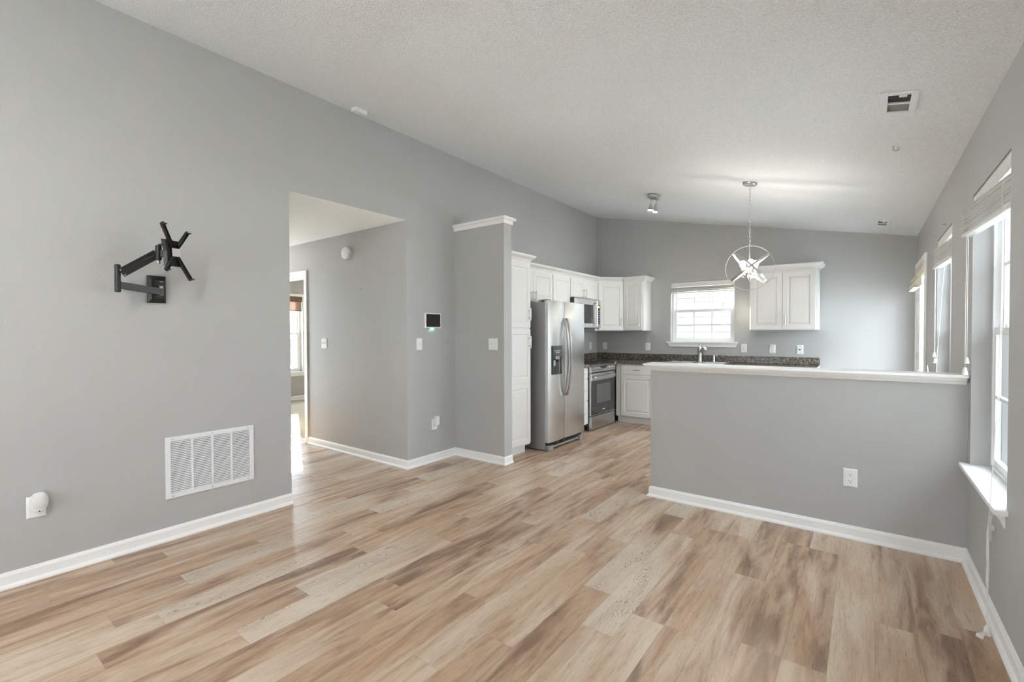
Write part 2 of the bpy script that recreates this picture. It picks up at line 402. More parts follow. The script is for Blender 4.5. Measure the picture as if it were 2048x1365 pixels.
BWIN = [(-3.05, -2.15, 0.585, 2.09), (-1.75, -0.85, 0.585, 2.09)]
WN = [(-2.2, -1.35)]
w = MB(); wall_grid(w, 'y', YB - 0.15, YB, XL - TH, XW, 0, ZG, BWIN); gable(w, YB - 0.15, YB, ZG); struct('wall_back', w, WALL)
w = MB(); wall_grid(w, 'x', XR, XW, YB, YF, 0, ZC, [W1, W2, D1] + [(a, b, 0.585, 2.09) for a, b in WN]); struct('wall_right', w, WALL, 'grey window wall')
struct('wall_partition', MB().box(XL, XS, Y3, Y4, 0, 2.458), WALL, 'short grey partition between hall opening and kitchen')
struct('wall_half', MB().box(XH, XR, YH, YH2, 0, 1.065), WALL, 'waist-high grey wall in front of the kitchen')
DB = (-6.25, -5.452, -1, 2.045)
w = MB(); wall_grid(w, 'y', Y2, Y2 + TH, -7.0, XL - TH, 0, ZC, [DB]); struct('wall_hall', w, WALL, 'grey hall wall with the round smoke alarm')
struct('wall_hall_near', MB().box(-7.0, XL - TH, Y1 - TH, Y1, 0, ZC), WALL)
w = MB(); wall_grid(w, 'x', -7.115, -7.0, Y1 - TH, Y2 + TH, 0, ZC + 0.15, [(2.0, 2.9, 0.05, 2.05)]); struct('wall_hall_end', w, WALL)
w = MB(); wall_grid(w, 'x', -9.29, -9.14, 3.0, 7.0, 0, ZC + 0.15, [(4.10, 5.005, 0.575, 2.09), (5.45, 6.35, 0.575, 2.09)]); struct('wall_bedroom', w, WALL, 'grey bedroom wall with a window')
struct('wall_bedroom_side', MB().box(-9.14, XL - TH, 6.88, 7.0, 0, ZC), WALL)
struct('wall_bedroom_front', MB().box(-9.14, -7.115, 3.0, Y2 + TH, 0, ZC), WALL)

BB = [(0, 0), (0.026, 0), (0.026, 0.008), (0.022, 0.015), (0.014, 0.020), (0.012, 0.022), (0.012, 0.066), (0.008, 0.074), (0.006, 0.080), (0, 0.083)]
struct('baseboard_left', MB().sweep([(XL, YB), (XL, Y1)], BB), TRIM)
struct('baseboard_hall', MB().sweep([(-5.385, Y2), (XL, Y2), (XL, Y3), (XS, Y3), (XS, Y4)], BB), TRIM)
struct('baseboard_right', MB().sweep([(XH, YH2), (XH, YH), (XR, YH), (XR, YB)], BB), TRIM)
struct('baseboard_back', MB().sweep([(XR, YB), (-1.2, YB)], BB), TRIM)
struct('baseboard_bedroom', MB().sweep([(-9.14, 3.2), (-9.14, 6.8)], BB), TRIM)
struct('baseboard_kitchen', MB().sweep([(-0.44, YF), (XR, YF)], BB), TRIM)
# half wall cap (ledge + cove under it)
t = thing('trim_1', 'white ledge capping the half wall', None, (XH, YH, 1.03), kind='structure')
obj('ledge', MB().box(XH - 0.05, XR - 0.004, YH - 0.052, YH2 + 0.05, 1.0655, 1.084, 0.005), TRIM, t, world=True)
COVE = [(0.0005, 1.028), (0.008, 1.028), (0.012, 1.035), (0.016, 1.040), (0.026, 1.048), (0.032, 1.058), (0.033, 1.065), (0.0005, 1.065)]
obj('cove_moulding', MB().sweep([(XH, YH2), (XH, YH), (XR - 0.010, YH)], COVE), TRIM, t, world=True)
# partition cap
t = thing('trim_2', 'white cap moulding on top of the short partition', None, (XS, Y3, 2.46), kind='structure')
CAPB = [(0, 2.440), (0.012, 2.440), (0.012, 2.478), (0, 2.478)]
obj('fascia', MB().sweep([(XL, Y3), (XS, Y3), (XS, Y4), (XL, Y4)], CAPB), TRIM, t, world=True)
obj('ledge', MB().box(XL, XS + 0.035, Y3 - 0.035, Y4 + 0.035, 2.478, 2.508, 0.004), TRIM, t, world=True)
# hall / bedroom doorway casing
t = thing('door_2', 'white cased doorway from hall to bedroom', None, (-5.85, Y2, 0), kind='structure')
c = MB(); c.box(-5.452, -5.392, Y2 - 0.016, Y2, 0, 2.105, 0.003); c.box(-6.31, -6.25, Y2 - 0.016, Y2, 0, 2.105, 0.003); c.box(-6.25, -5.452, Y2 - 0.016, Y2, 2.045, 2.105, 0.003)
obj('casing', c, TRIM, t, world=True)
c = MB(); c.box(-5.470, -5.4525, Y2, Y2 + TH, 0, 2.045); c.box(-6.2495, -6.232, Y2, Y2 + TH, 0, 2.045); c.box(-6.232, -5.47, Y2, Y2 + TH, 2.027, 2.0445)
c.box(-5.482, -5.47, Y2 + 0.05, Y2 + 0.08, 0, 2.027); c.box(-6.232, -5.482, Y2 + 0.05, Y2 + 0.08, 2.015, 2.027)
obj('jamb', c, TRIM, t, world=True)
obj('threshold', MB().box(-6.232, -5.47, Y2 + 0.04, Y2 + 0.075, 0.0, 0.010, 0.003), NICKEL, t, world=True)

# ------------------------------------------------------------------ windows (local: x across, y into the room, z up from the sill)
def window(name, label, w, h, loc, rotz, inset=0.08, cols=2, rows=2, top_rows=2, muntins=True, meet=0.5):
    t = thing(name, label, None, loc, rotz, kind='structure')
    y1 = -inset; y0 = -0.145; fwid = 0.028
    fr = MB(); hw = w / 2
    fr.box(-hw, -hw + fwid, y0, y1, 0, h); fr.box(hw - fwid, hw, y0, y1, 0, h)
    fr.box(-hw + fwid, hw - fwid, y0, y1, h - fwid, h); fr.box(-hw + fwid, hw - fwid, y0, y1, 0, fwid + 0.012)
    obj('frame', fr, VINYL, t)
    ix = hw - fwid; zb = fwid + 0.012; zt = h - fwid; zm = zb + (zt - zb) * meet
    def sash(za, zb_, ya, yb, nr, nm):
        s = 0.036; m = MB()
        m.box(-ix, -ix + s, ya, yb, za, zb_); m.box(ix - s, ix, ya, yb, za, zb_)
        m.box(-ix + s, ix - s, ya, yb, za, za + s); m.box(-ix + s, ix - s, ya, yb, zb_ - s, zb_)
        so = obj('sash', m, VINYL, t)
        ym = (ya + yb) / 2
        obj('pane', MB().box(-ix + s, ix - s, ym - 0.002, ym + 0.002, za + s, zb_ - s), GLASS, so)
        if nm:
            g = MB(); gw = 0.018
            for i in range(1, cols): 
                x = -ix + s + (2 * ix - 2 * s) * i / cols; g.box(x - gw / 2, x + gw / 2, ym + 0.0025, ym + 0.009, za + s, zb_ - s)
            for i in range(1, nr):
                z = za + s + (zb_ - za - 2 * s) * i / nr; g.box(-ix + s, ix - s, ym + 0.009, ym + 0.013, z - gw / 2, z + gw / 2)
            obj('muntin_grid', g, VINYL, so)
    sash(zm - 0.018, zt, y0 + 0.006, y0 + 0.030, top_rows, muntins)
    sash(zb, zm + 0.018, y0 + 0.032, y1 - 0.006, rows, muntins)
    lk = MB()
    for x in (-w * 0.22, w * 0.22): lk.box(x - 0.03, x + 0.03, y0 + 0.034, y0 + 0.052, zm + 0.0185, zm + 0.028, 0.003); lk.box(x - 0.008, x + 0.022, y0 + 0.036, y0 + 0.050, zm + 0.028, zm + 0.036, 0.002)
    obj('latch', lk, PLAST, t)
    return t
wcy = (W1[0] + W1[1]) / 2
win1 = window('window_1', 'white single-hung window nearest the camera, with a deep ledge', W1[1] - W1[0] - 0.002, W1[3] - W1[2], (XR, wcy, W1[2]), PI / 2)
def ledge(t, w, bracket=True):
    q = w / 2 + 0.0135
    obj('window_sill', MB().prism([(-q, -0.0795), (q, -0.0795), (q, 0.0005), (w / 2 + 0.05, 0.0005), (w / 2 + 0.05, 0.043), (-w / 2 - 0.05, 0.043), (-w / 2 - 0.05, 0.0005), (-q, 0.0005)], 'z', 0.0005, 0.021), TRIM, t)
    if bracket:
        for sx in (-w / 2 + 0.005, w / 2 - 0.02):
            obj('bracket', MB().prism([(0.0, -0.065), (0.004, -0.065), (0.012, -0.042), (0.026, -0.020), (0.036, 0.0), (0.0, 0.0)], 'x', sx, sx + 0.018), TRIM, t)
ledge(win1, W1[1] - W1[0] - 0.03)
win2 = window('window_2', 'white single-hung window behind the half wall', W2[1] - W2[0] - 0.002, W2[3] - W2[2], (XR, (W2[0] + W2[1]) / 2, W2[2]), PI / 2)
ledge(win2, W2[1] - W2[0])
kw = KW[1] - KW[0]; kcx = (KW[0] + KW[1]) / 2
win3 = window('window_3', 'white kitchen window over the sink', kw - 0.002, KW[3] - KW[2], (kcx, YF, KW[2]), PI, inset=0.075, cols=3, meet=0.52)
q = kw / 2 - 0.0015
obj('window_sill', MB().prism([(-q, -0.0745), (q, -0.0745), (q, 0.0005), (kw / 2 + 0.055, 0.0005), (kw / 2 + 0.055, 0.035), (-kw / 2 - 0.055, 0.035), (-kw / 2 - 0.055, 0.0005), (-q, 0.0005)], 'z', 0.0005, 0.021), TRIM, win3)
ap = MB().prism([(-kw / 2 - 0.045, 0.0), (kw / 2 + 0.045, 0.0), (kw / 2 + 0.015, -0.055), (-kw / 2 - 0.015, -0.055)], 'y', 0.0, 0.016)
obj('apron', ap, TRIM, win3)
win4 = window('window_4', 'white bedroom window seen through the hall doorway', 0.903, 1.515, (-9.14, 4.5525, 0.575), -PI / 2, cols=1, rows=2, top_rows=2)
c = MB(); c.box(-0.5, -0.452, 0, 0.015, 0, 1.515); c.box(0.452, 0.5, 0, 0.015, 0, 1.515); c.box(-0.5, 0.5, 0, 0.015, 1.515, 1.57); c.box(-0.53, 0.53, 0, 0.04, -0.025, 0, 0.003); c.box(-0.5, 0.5, 0, 0.015, -0.085, -0.025)
obj('casing', c, TRIM, win4)
window('window_5', None, 0.898, 1.505, (-2.60, YB, 0.585), 0)  # unseen back windows, added to let daylight in behind the camera
window('window_6', None, 0.898, 1.505, (-1.30, YB, 0.585), 0)
for i, (a, b) in enumerate(WN):
    ledge(window('window_%d' % (8 + i), None, b - a - 0.002, 1.505, (XR, (a + b) / 2, 0.585), PI / 2), b - a - 0.03)  # unseen window in the right wall, added for more daylight
window('window_10', None, 0.898, 1.513, (-9.14, 5.90, 0.576), -PI / 2)  # unseen second bedroom window, added to brighten that room
window('window_7', None, 0.898, 2.0, (-7.0, 2.45, 0.05), -PI / 2, muntins=False)  # unseen glazing at the hall end, added to light the hall

# ------------------------------------------------------------------ patio door
t = thing('door_1', 'white glazed door in the far right corner of the kitchen', None, (XR, 6.55, 0), PI / 2, kind='structure')
hw = 0.479
c = MB(); c.box(-hw - 0.062, -hw + 0.005, 0, 0.017, 0, 2.105, 0.003); c.box(hw - 0.005, hw + 0.062, 0, 0.017, 0, 2.105, 0.003); c.box(-hw + 0.005, hw - 0.005, 0, 0.017, 2.042, 2.105, 0.003)
obj('casing', c, TRIM, t)
c = MB(); c.box(-hw, -hw + 0.02, -0.145, -0.0005, 0, 2.044); c.box(hw - 0.02, hw, -0.145, -0.0005, 0, 2.044); c.box(-hw + 0.02, hw - 0.02, -0.145, -0.0005, 2.024, 2.044)
obj('jamb', c, TRIM, t)
d = MB(); a = hw - 0.022; g = a - 0.12
d.box(-a, -g, -0.055, -0.012, 0.012, 2.022); d.box(g, a, -0.055, -0.012, 0.012, 2.022); d.box(-g, g, -0.055, -0.012, 0.012, 0.26); d.box(-g, g, -0.055, -0.012, 1.90, 2.022)
slab = obj('door_slab', d, TRIM, t)
obj('pane', MB().box(-g, g, -0.036, -0.031, 0.26, 1.90), GLASS, slab)
h = MB()
for z in (0.25, 1.06, 1.72): 
    h.cyl((a + 0.011, -0.004, z - 0.045), (a + 0.011, -0.004, z + 0.045), 0.008, 10); h.box(a - 0.02, a + 0.01, -0.012, -0.009, z - 0.045, z + 0.045)
obj('hinge', h, NICKEL, t, label='grey door hinges')
k = MB(); k.lathe([(0.026, -0.0115), (0.026, -0.004), (0.012, 0.0), (0.010, 0.03), (0.024, 0.042), (0.027, 0.055), (0.016, 0.066)], (-a + 0.06, 0, 0.93), 'y', 16); k.lathe([(0.024, -0.0115), (0.024, 0.006), (0.01, 0.01)], (-a + 0.06, 0, 1.07), 'y', 16)
obj('knob', k, NICKEL, t, smooth=True)
t = thing('roman_shade', 'cream folded fabric shade at top of the glazed corner door', 'shade', (XR, 6.55, 1.95), PI / 2)
obj('headrail', MB().box(-0.36, 0.36, -0.011, 0.030, 0.05, 0.085, 0.003), CREAM, t)
def fold(pts): return MB().prism(pts, 'x', -0.35, 0.35)
obj('fabric', fold([(0.004, 0.05), (0.028, 0.05), (0.036, 0.01), (0.062, -0.03), (0.070, -0.055), (0.050, -0.06), (0.078, -0.11), (0.084, -0.135), (0.060, -0.15), (0.040, -0.155), (0.022, -0.14), (0.03, -0.06), (0.012, 0.0)]), CREAM, t, smooth=False)
obj('hem_bar', MB().box(-0.352, 0.352, 0.036, 0.086, -0.162, -0.1555, 0.002), CREAM, t)

# ------------------------------------------------------------------ blinds
def blind(name, label, loc, rotz, w, slats, zt, zs0, dep, skew, group=None, width=0.05, cords=True, valance=0.062, yc=0.0):
    # local: z=0 at opening top; slats raised in a stack from zs0 (top) downwards
    t = thing(name, label, 'blind', loc, rotz, group)
    obj('headrail', MB().box(-w / 2, w / 2, -0.048, -0.008, -0.045, -0.004, 0.002), PLAST, t)
    obj('valance', MB().panel(-w / 2 - 0.004, w / 2 + 0.004, -zt, -0.006, -0.008, [(0, 0.004), (0.006, 0.008), (0.012, 0.006), (0.012, 0.0065)]), BLIND, t)
    s0 = MB().box(-w / 2, w / 2, -width / 2, width / 2, -0.0014, 0.0014, 0.001)
    base = obj('slat', s0, BLIND, t)
    z = zs0
    for i in range(slats):
        o = base if i == 0 else base.copy()
        if i: C.objects.link(o); o.parent = t
        o.location = (random.uniform(-0.004, 0.004), yc + random.uniform(-0.005, 0.005), -z)
        o.rotation_euler = (random.uniform(-0.06, 0.06) + 0.05, random.uniform(-0.004, 0.004), skew + random.uniform(-0.006, 0.006))
        z += dep
    r = MB().box(-w / 2, w / 2, -width / 2, width / 2, -0.012, 0.004, 0.003)
    rr = obj('bottom_rail', r, BLIND, t); rr.location = (0, yc, -z - 0.006); rr.rotation_euler = (0, 0, skew)
    for x in (-w * 0.30, w * 0.30): obj('button', MB().cyl((x, 0, -0.014), (x, 0, -0.0125), 0.010, 12), PLAST, rr)
    for x in (-w * 0.30, w * 0.30):
      lad = MB()
      if 1:
        for yy in (-width / 2 - 0.002, width / 2 + 0.002):
            yb = yc + yy + x * math.tan(skew)
            lad.tube([(x, -0.02 if yy < 0 else -0.006, -0.05), (x, yb, -zs0 - 0.004), (x + 0.004, yb + 0.002, -(zs0 + z) / 2), (x, yb, -z - 0.004)], 0.0012, 5)
      obj('ladder_cord', lad, CORD, t)
    return t, z
def tassel(mb, p, s=1.0):
    mb.lathe([(0.002, 0.014 * s), (0.006 * s, 0.012 * s), (0.008 * s, 0.0), (0.011 * s, -0.016 * s), (0.012 * s, -0.020 * s), (0.004, -0.022 * s)], p, 'z', 12)
# window 1: local +x = world +y (far end); skew swings the far end into the room
wa = W1[1] - W1[0] - 0.014
b1, _ = blind('venetian_blind', 'white slatted blind pulled up crooked in the near window', (XR, wcy, 2.089), PI / 2, wa, 15, 0.070, 0.078, 0.0088, 0.085, 'raised blinds on the right wall', yc=-0.012)
def w2l(p, loc): # right wall world -> local
    return (p[1] - loc[1], -(p[0] - loc[0]), p[2] - loc[2])
L1 = (XR, wcy, 2.089)
c = MB(); c.tube([w2l(p, L1) for p in ((0.458, 3.600, 1.90), (0.457, 3.600, 1.5), (0.457, 3.600, 1.185))], 0.0013, 6); c.tube([w2l(p, L1) for p in ((0.452, 3.597, 1.90), (0.4495, 3.597, 1.5), (0.4495, 3.596, 1.13))], 0.0013, 6)
obj('pull_cord', c, CORD, b1)
c = MB(); tassel(c, w2l((0.457, 3.600, 1.175), L1)); tassel(c, w2l((0.4495, 3.596, 1.115), L1), 1.25); obj('tassel', c, PLAST, b1, smooth=True)
c = MB()
for dx, dy in ((0, 0), (0.006, 0.012)):
    c.tube([w2l(p, L1) for p in ((0.505 + dx, 3.086 + dy, 1.90), (0.495 + dx, 3.023 + dy, 1.474), (0.480 + dx, 2.948 + dy, 1.25), (0.465 + dx, 2.890 + dy, 1.033), (0.448 + dx * .6, 2.838 + dy, 0.823), (0.4345 + dx * .3, 2.812 + dy, 0.600), (0.4335 + dx * .3, 2.812 + dy, 0.560), (0.457 + dx * .3, 2.985 + dy, 0.47), (0.458, 2.995, 0.45))], 0.0012, 5)
for k in range(4):
    o1 = random.uniform(-0.02, 0.02); o2 = random.uniform(-0.02, 0.03)
    c.tube([w2l(p, L1) for p in ((0.458, 2.995, 0.455), (0.455, 3.00 + o1, 0.40), (0.452, 2.98 + o1 * 1.6, 0.32), (0.450, 2.97 + o2, 0.25), (0.448, 2.965 + o2 * 1.4, 0.19 - 0.02 * k))], 0.0012, 5)
c.tube([w2l(p, L1) for p in ((0.458, 2.995, 0.455), (0.452, 2.94, 0.30), (0.446, 2.925, 0.15), (0.444, 2.90, 0.05), (0.442, 2.880, 0.030))], 0.0014, 6)
c.tube([w2l(p, L1) for p in ((0.458, 2.995, 0.445), (0.454, 2.945, 0.28), (0.447, 2.92, 0.13), (0.440, 2.885, 0.045), (0.430, 2.850, 0.014))], 0.0014, 6)
obj('lift_cord', c, CORD, b1)
c = MB(); tassel(c, w2l((0.438, 2.868, 0.0235), L1), 1.2)
q = MB().lathe([(0.002, 0.016), (0.007, 0.013), (0.009, 0.0), (0.013, -0.018), (0.013, -0.023), (0.004, -0.025)], (0, 0, 0), 'z', 12)
q.xform(Matrix.Translation(w2l((0.420, 2.835, 0.0135), L1)) @ Matrix.Rotation(1.25, 4, 'Y') @ Matrix.Rotation(0.6, 4, 'X'))
obj('tassel', c, PLAST, b1, smooth=True); obj('tassel', q, PLAST, b1, smooth=True)
t = thing('cord_cleat', 'small white cord cleat on the wall under the near window', 'cleat', (XR, 3.012, 0.432), PI / 2)
m_ = MB().box(-0.008, 0.008, 0, 0.006, -0.012, 0.012, 0.002); obj('base', m_, PLAST, t)
m_ = MB().prism([(0.0065, -0.06), (0.016, -0.062), (0.020, 0.0), (0.016, 0.062), (0.0065, 0.06), (0.011, 0.012), (0.0065, 0.012), (0.0065, -0.012), (0.011, -0.012)], 'x', -0.0045, 0.0045); obj('horns', m_, PLAST, t)
# window 2
wb = W2[1] - W2[0] - 0.014; L2 = (XR, (W2[0] + W2[1]) / 2, 2.089)
b2, _ = blind('venetian_blind', 'white slatted blind raised in the window behind the half wall', L2, PI / 2, wb, 15, 0.070, 0.085, 0.0088, 0.05, 'raised blinds on the right wall', yc=-0.014)
c = MB(); c.tube([w2l(p, L2) for p in ((0.464, 5.18, 1.86), (0.463, 5.18, 1.5), (0.463, 5.18, 1.16))], 0.0013, 6); c.tube([w2l(p, L2) for p in ((0.468, 5.185, 1.86), (0.468, 5.183, 1.4), (0.468, 5.183, 1.11))], 0.0013, 6)
c.tube([w2l(p, L2) for p in ((0.475, 4.72, 1.86), (0.464, 4.82, 1.45), (0.455, 4.90, 1.15), (0.452, 4.93, 0.90), (0.44, 4.92, 0.585))], 0.0015, 6)
obj('pull_cord', c, CORD, b2)
c = MB(); tassel(c, w2l((0.463, 5.18, 1.15), L2), 1.2); tassel(c, w2l((0.468, 5.183, 1.10), L2), 1.2); obj('tassel', c, PLAST, b2, smooth=True)
# kitchen window
b3, _ = blind('venetian_blind', 'white blind drawn up flat above the sink window', (kcx, YF, 2.092), PI, kw - 0.014, 9, 0.070, 0.080, 0.0075, 0.0, yc=-0.028, width=0.045)
c = MB(); c.tube([(-kw / 2 + 0.09, -0.002, -0.07), (-kw / 2 + 0.09, -0.002, -0.46)], 0.0012, 6); obj('pull_cord', c, CORD, b3); c = MB(); c.tube([(kw / 2 - 0.10, -0.002, -0.07), (kw / 2 - 0.10, -0.002, -0.60)], 0.0012, 6); obj('pull_cord', c, CORD, b3)
# bedroom shade
t = thing('woven_shade', 'dark brown woven shade half down on the bedroom window', 'shade', (-9.14, 4.5525, 2.09), -PI / 2)
obj('valance', MB().box(-0.449, 0.449, -0.03, 0.02, -0.10, 0.0, 0.003), BROWN, t); obj('fabric', MB().box(-0.445, 0.445, -0.022, -0.020, -0.275, -0.10), SHEER, t); obj('hem_bar', MB().box(-0.447, 0.447, -0.027, -0.009, -0.29, -0.275, 0.002), BROWN, t)

# sticker on kitchen window
t = thing('security_sticker', 'white octagonal alarm sticker on the sink window glass', 'sticker', (-1.630, YF + 0.1255, 1.755), PI)
def ngon(r, n, ph): return [(r * math.cos(ph + 2 * PI * i / n), r * math.sin(ph + 2 * PI * i / n)) for i in range(n)]
obj('disc', MB().prism(ngon(0.052, 8, PI / 8), 'y', 0, 0.001), PLAST, t)
e = MB().prism([(-0.010, 0.012), (0.010, 0.012), (0.010, 0.0), (0.0, -0.009), (-0.010, 0.0)], 'y', 0.001, 0.0016); e.box(-0.026, 0.026, 0.001, 0.0016, -0.028, -0.018)
obj('emblem', e, EMBL, t)

# ------------------------------------------------------------------ cabinets (local: +x = viewer's left, y out of the wall)
def pull(mb, x, z, y, ln, vert=True, r=0.0055, off=0.028):
    if vert:
        mb.cyl((x, y + off, z - ln / 2), (x, y + off, z + ln / 2), r, 12)
        for zz in (z - ln * 0.32, z + ln * 0.32): mb.cyl((x, y, zz), (x, y + off, zz), r * 0.8, 8)
    else:
        mb.cyl((x - ln / 2, y + off, z), (x + ln / 2, y + off, z), r, 12)
        for xx in (x - ln * 0.32, x + ln * 0.32): mb.cyl((xx, y, z), (xx, y + off, z), r * 0.8, 8)
DT = 0.019
def rp(x0, x1, z0, z1, y):
    s = min(0.058, (x1 - x0) * 0.2, (z1 - z0) * 0.28)
    return MB().panel(x0, x1, z0, z1, y, [(0, DT - 0.003), (0.003, DT), (s, DT), (s + 0.006, DT - 0.007), (s + 0.013, DT - 0.007), (s + 0.030, DT - 0.001), (s + 0.032, DT - 0.001)])
def flat(x0, x1, z0, z1, y): return MB().panel(x0, x1, z0, z1, y, [(0, DT - 0.004), (0.004, DT), (0.012, DT)])
CROWN = [(0, 0), (0.010, 0.0), (0.014, 0.010), (0.022, 0.020), (0.040, 0.032), (0.052, 0.044), (0.055, 0.055), (0.055, 0.062), (0, 0.062)]
def cabinet(name, label, loc, rotz, w, d, z0, z1, doors=(), drawers=(), toe=False, crown=None, group=None, split=None, open_back=0.004):
    t = thing(name, label, 'cabinet', loc, rotz, group)
    b = MB()
    zb = z0 + (0.10 if toe else 0)
    b.box(-w / 2, w / 2, open_back, d, zb, z1)
    obj('carcass', b, CAB, t)
    if toe: obj('toe_kick', MB().box(-w / 2, w / 2, open_back, d - 0.07, z0, zb), CAB, t)
    for dd in doors:
        x0, x1, a, bz = dd[:4]
        m_ = rp(x0, x1, a, bz, d + 0.0005)
        if len(dd) > 6 and dd[6]:
            zs = dd[6]; m_ = rp(x0, x1, a, zs, d + 0.0005); m2 = rp(x0, x1, zs, bz, d + 0.0005)
            me2 = bpy.data.meshes.new('tmp'); m2.bm.to_mesh(me2); m2.bm.free(); m_.bm.from_mesh(me2); bpy.data.meshes.remove(me2)
        do = obj('door', m_, CAB, t)
        if dd[4] is not None:
            h = MB(); pull(h, dd[4], dd[5], d + DT, 0.135); obj('handle', h, NICKEL, do, smooth=True, label='brushed nickel bar pull')
    for dd in drawers:
        x0, x1, a, bz = dd
        do = obj('drawer', flat(x0, x1, a, bz, d + 0.0005), CAB, t)
        h = MB(); pull(h, (x0 + x1) / 2, (a + bz) / 2, d + DT, 0.10, False); obj('handle', h, NICKEL, do, smooth=True, label='brushed nickel bar pull')
    if crown:
        path, kw_ = crown
        obj('crown_moulding', MB().sweep(path, [(o, z1 - 0.008 + z) for o, z in CROWN], **kw_), CAB, t)
    return t
LR = -PI / 2
# pantry
pw = 4.258 - Y4; py = (4.258 + Y4) / 2; pd = 0.605
h2 = pw / 2 - 0.002
cabinet('pantry_cabinet', 'tall white pantry cabinet between the partition and the refrigerator', (XL, py, 0), LR, pw - 0.002, pd, 0, 2.135,
        doors=[(-h2 + 0.012, h2 - 0.008, 0.12, 1.380, -h2 + 0.045, 1.235, 0.79), (-h2 + 0.012, h2 - 0.008, 1.395, 2.105, -h2 + 0.045, 1.54)], toe=True,
        crown=([(h2, pd), (-h2, pd), (-h2, 0.345)], {}))
# wall cabinets of the left run; d=0.315 so doors end at X=-3.24
dW = 0.315
def wallcab(label, y0, y1, z0, ndoor, hz, name='wall_cabinet', crown=True, handles=True, pre=None, post=None):
    w = y1 - y0 - 0.002; hw_ = w / 2; yc = (y0 + y1) / 2; ds = []
    if ndoor == 2:
        ds = [(0.0015, hw_ - 0.010, z0 + 0.008, 2.100, 0.035, hz), (-hw_ + 0.010, -0.0015, z0 + 0.008, 2.100, -0.035, hz)]
    else:
        ds = [(-hw_ + 0.010, hw_ - 0.010, z0 + 0.008, 2.100, (hw_ - 0.045) if handles else None, hz)]
    return cabinet(name, label, (XL, yc, 0), LR, w, dW, z0, 2.135, doors=ds, crown=([(hw_, dW), (-hw_, dW)], dict(pre=pre, post=post)))
wallcab('white double-door wall cabinet above the refrigerator', 4.262, 5.175, 1.722, 2, 1.79)
wallcab('white single-door wall cabinet between refrigerator and microwave cupboards', 5.176, 5.630, 1.372, 1, 1.47)
wallcab('short white double-door wall cabinet above the microwave', 5.631, 6.392, 1.835, 2, 1.905)
# filler + diagonal corner cabinet
XA, YA = XL + dW, 6.394; 
t = thing('corner_cabinet', 'white diagonal corner wall cabinet with one raised-panel door', 'cabinet', (XL, YF, 0))
P1 = Vector((XL + dW + 0.0, 6.485)); P2 = Vector((-2.964, YF - dW))
body = [(XL + 0.005, 6.394), (P1.x, 6.394), (P1.x, P1.y), (P2.x, P2.y), (P2.x, YF - 0.005), (XL + 0.005, YF - 0.005)]
obj('carcass', MB().prism(body, 'z', 1.372, 2.135), CAB, t, world=True)
mid = (P1 + P2) / 2; dv = (P2 - P1); ln = dv.length; ang = math.atan2(-dv.y, -dv.x)
M4 = Matrix.Translation((mid.x - XL, mid.y - YF, 0)) @ Matrix.Rotation(ang, 4, 'Z')
dm = rp(-ln / 2 + 0.012, ln / 2 - 0.012, 1.380, 2.100, 0.0005).xform(M4); do = obj('door', dm, CAB, t)
h = MB(); pull(h, -ln / 2 + 0.05, 1.50, DT, 0.135); h.xform(M4); obj('handle', h, NICKEL, do, smooth=True, label='brushed nickel bar pull')
obj('crown_moulding', MB().sweep([(P1.x, 6.394), (P1.x, P1.y), (P2.x, P2.y)], [(o, 2.127 + z) for o, z in CROWN], post=(-2.6, P2.y)), CAB, t, world=True)
# straight cabinet right of the corner
w = 0.318; xc = -2.963 + w / 2 ; hw_ = w / 2 - 0.001
cabinet('wall_cabinet', 'narrow white wall cabinet left of the sink window', (xc + 0.001, YF, 0), PI, w - 0.002, dW, 1.372, 2.135,
        doors=[(-hw_ + 0.022, hw_ - 0.004, 1.380, 2.100, -hw_ + 0.055, 1.50)], crown=([(hw_, dW), (-hw_, dW), (-hw_, 0)], dict(pre=(hw_ + 0.2, dW + 0.2))))
# right cabinet
x0, x1 = -1.205, -0.452; w = x1 - x0; hw_ = w / 2
cabinet('wall_cabinet', 'wide white double-door wall cabinet right of the sink window', ((x0 + x1) / 2, YF, 0), PI, w, dW, 1.365, 2.135,
        doors=[(0.002, hw_ - 0.012, 1.374, 2.100, 0.036, 1.50), (-hw_ + 0.022, -0.002, 1.374, 2.100, -0.036, 1.50)], crown=([(hw_, 0), (hw_, dW), (-hw_, dW), (-hw_, 0)], {}))
# base cabinets
dB = 0.585
w = 5.642 - 5.262; hw_ = w / 2
cabinet('drawer_cabinet', 'narrow white drawer cabinet between refrigerator and stove', (XL, (5.262 + 5.642) / 2, 0), LR, w, dB, 0, 0.875,
        drawers=[(-hw_ + 0.012, hw_ - 0.012, 0.725, 0.862), (-hw_ + 0.012, hw_ - 0.012, 0.425, 0.712), (-hw_ + 0.012, hw_ - 0.012, 0.112, 0.412)], toe=True)
xa, xb = -2.964, -2.330; w = xb - xa; hw_ = w / 2
cabinet('base_cabinet', 'white base cabinet right of the stove with one drawer over a door', ((xa + xb) / 2, YF, 0), PI, w - 0.002, dB, 0, 0.875,
        doors=[(-hw_ + 0.055, hw_ - 0.085, 0.112, 0.712, -hw_ + 0.10, 0.62)], drawers=[(-hw_ + 0.055, hw_ - 0.085, 0.728, 0.862)], toe=True)
xa, xb = -2.329, -1.416; w = xb - xa; hw_ = w / 2
sk_ = cabinet('sink_cabinet', 'white sink base cabinet below the basin', ((xa + xb) / 2, YF, 0), PI, w - 0.002, dB, 0, 0.72,
        doors=[(0.002, hw_ - 0.02, 0.112, 0.70, 0.04, 0.62), (-hw_ + 0.02, -0.002, 0.112, 0.70, -0.04, 0.62)], toe=True)
obj('front_rail', MB().box(-hw_ + 0.001, hw_ - 0.001, dB - 0.018, dB, 0.7205, 0.875), CAB, sk_)
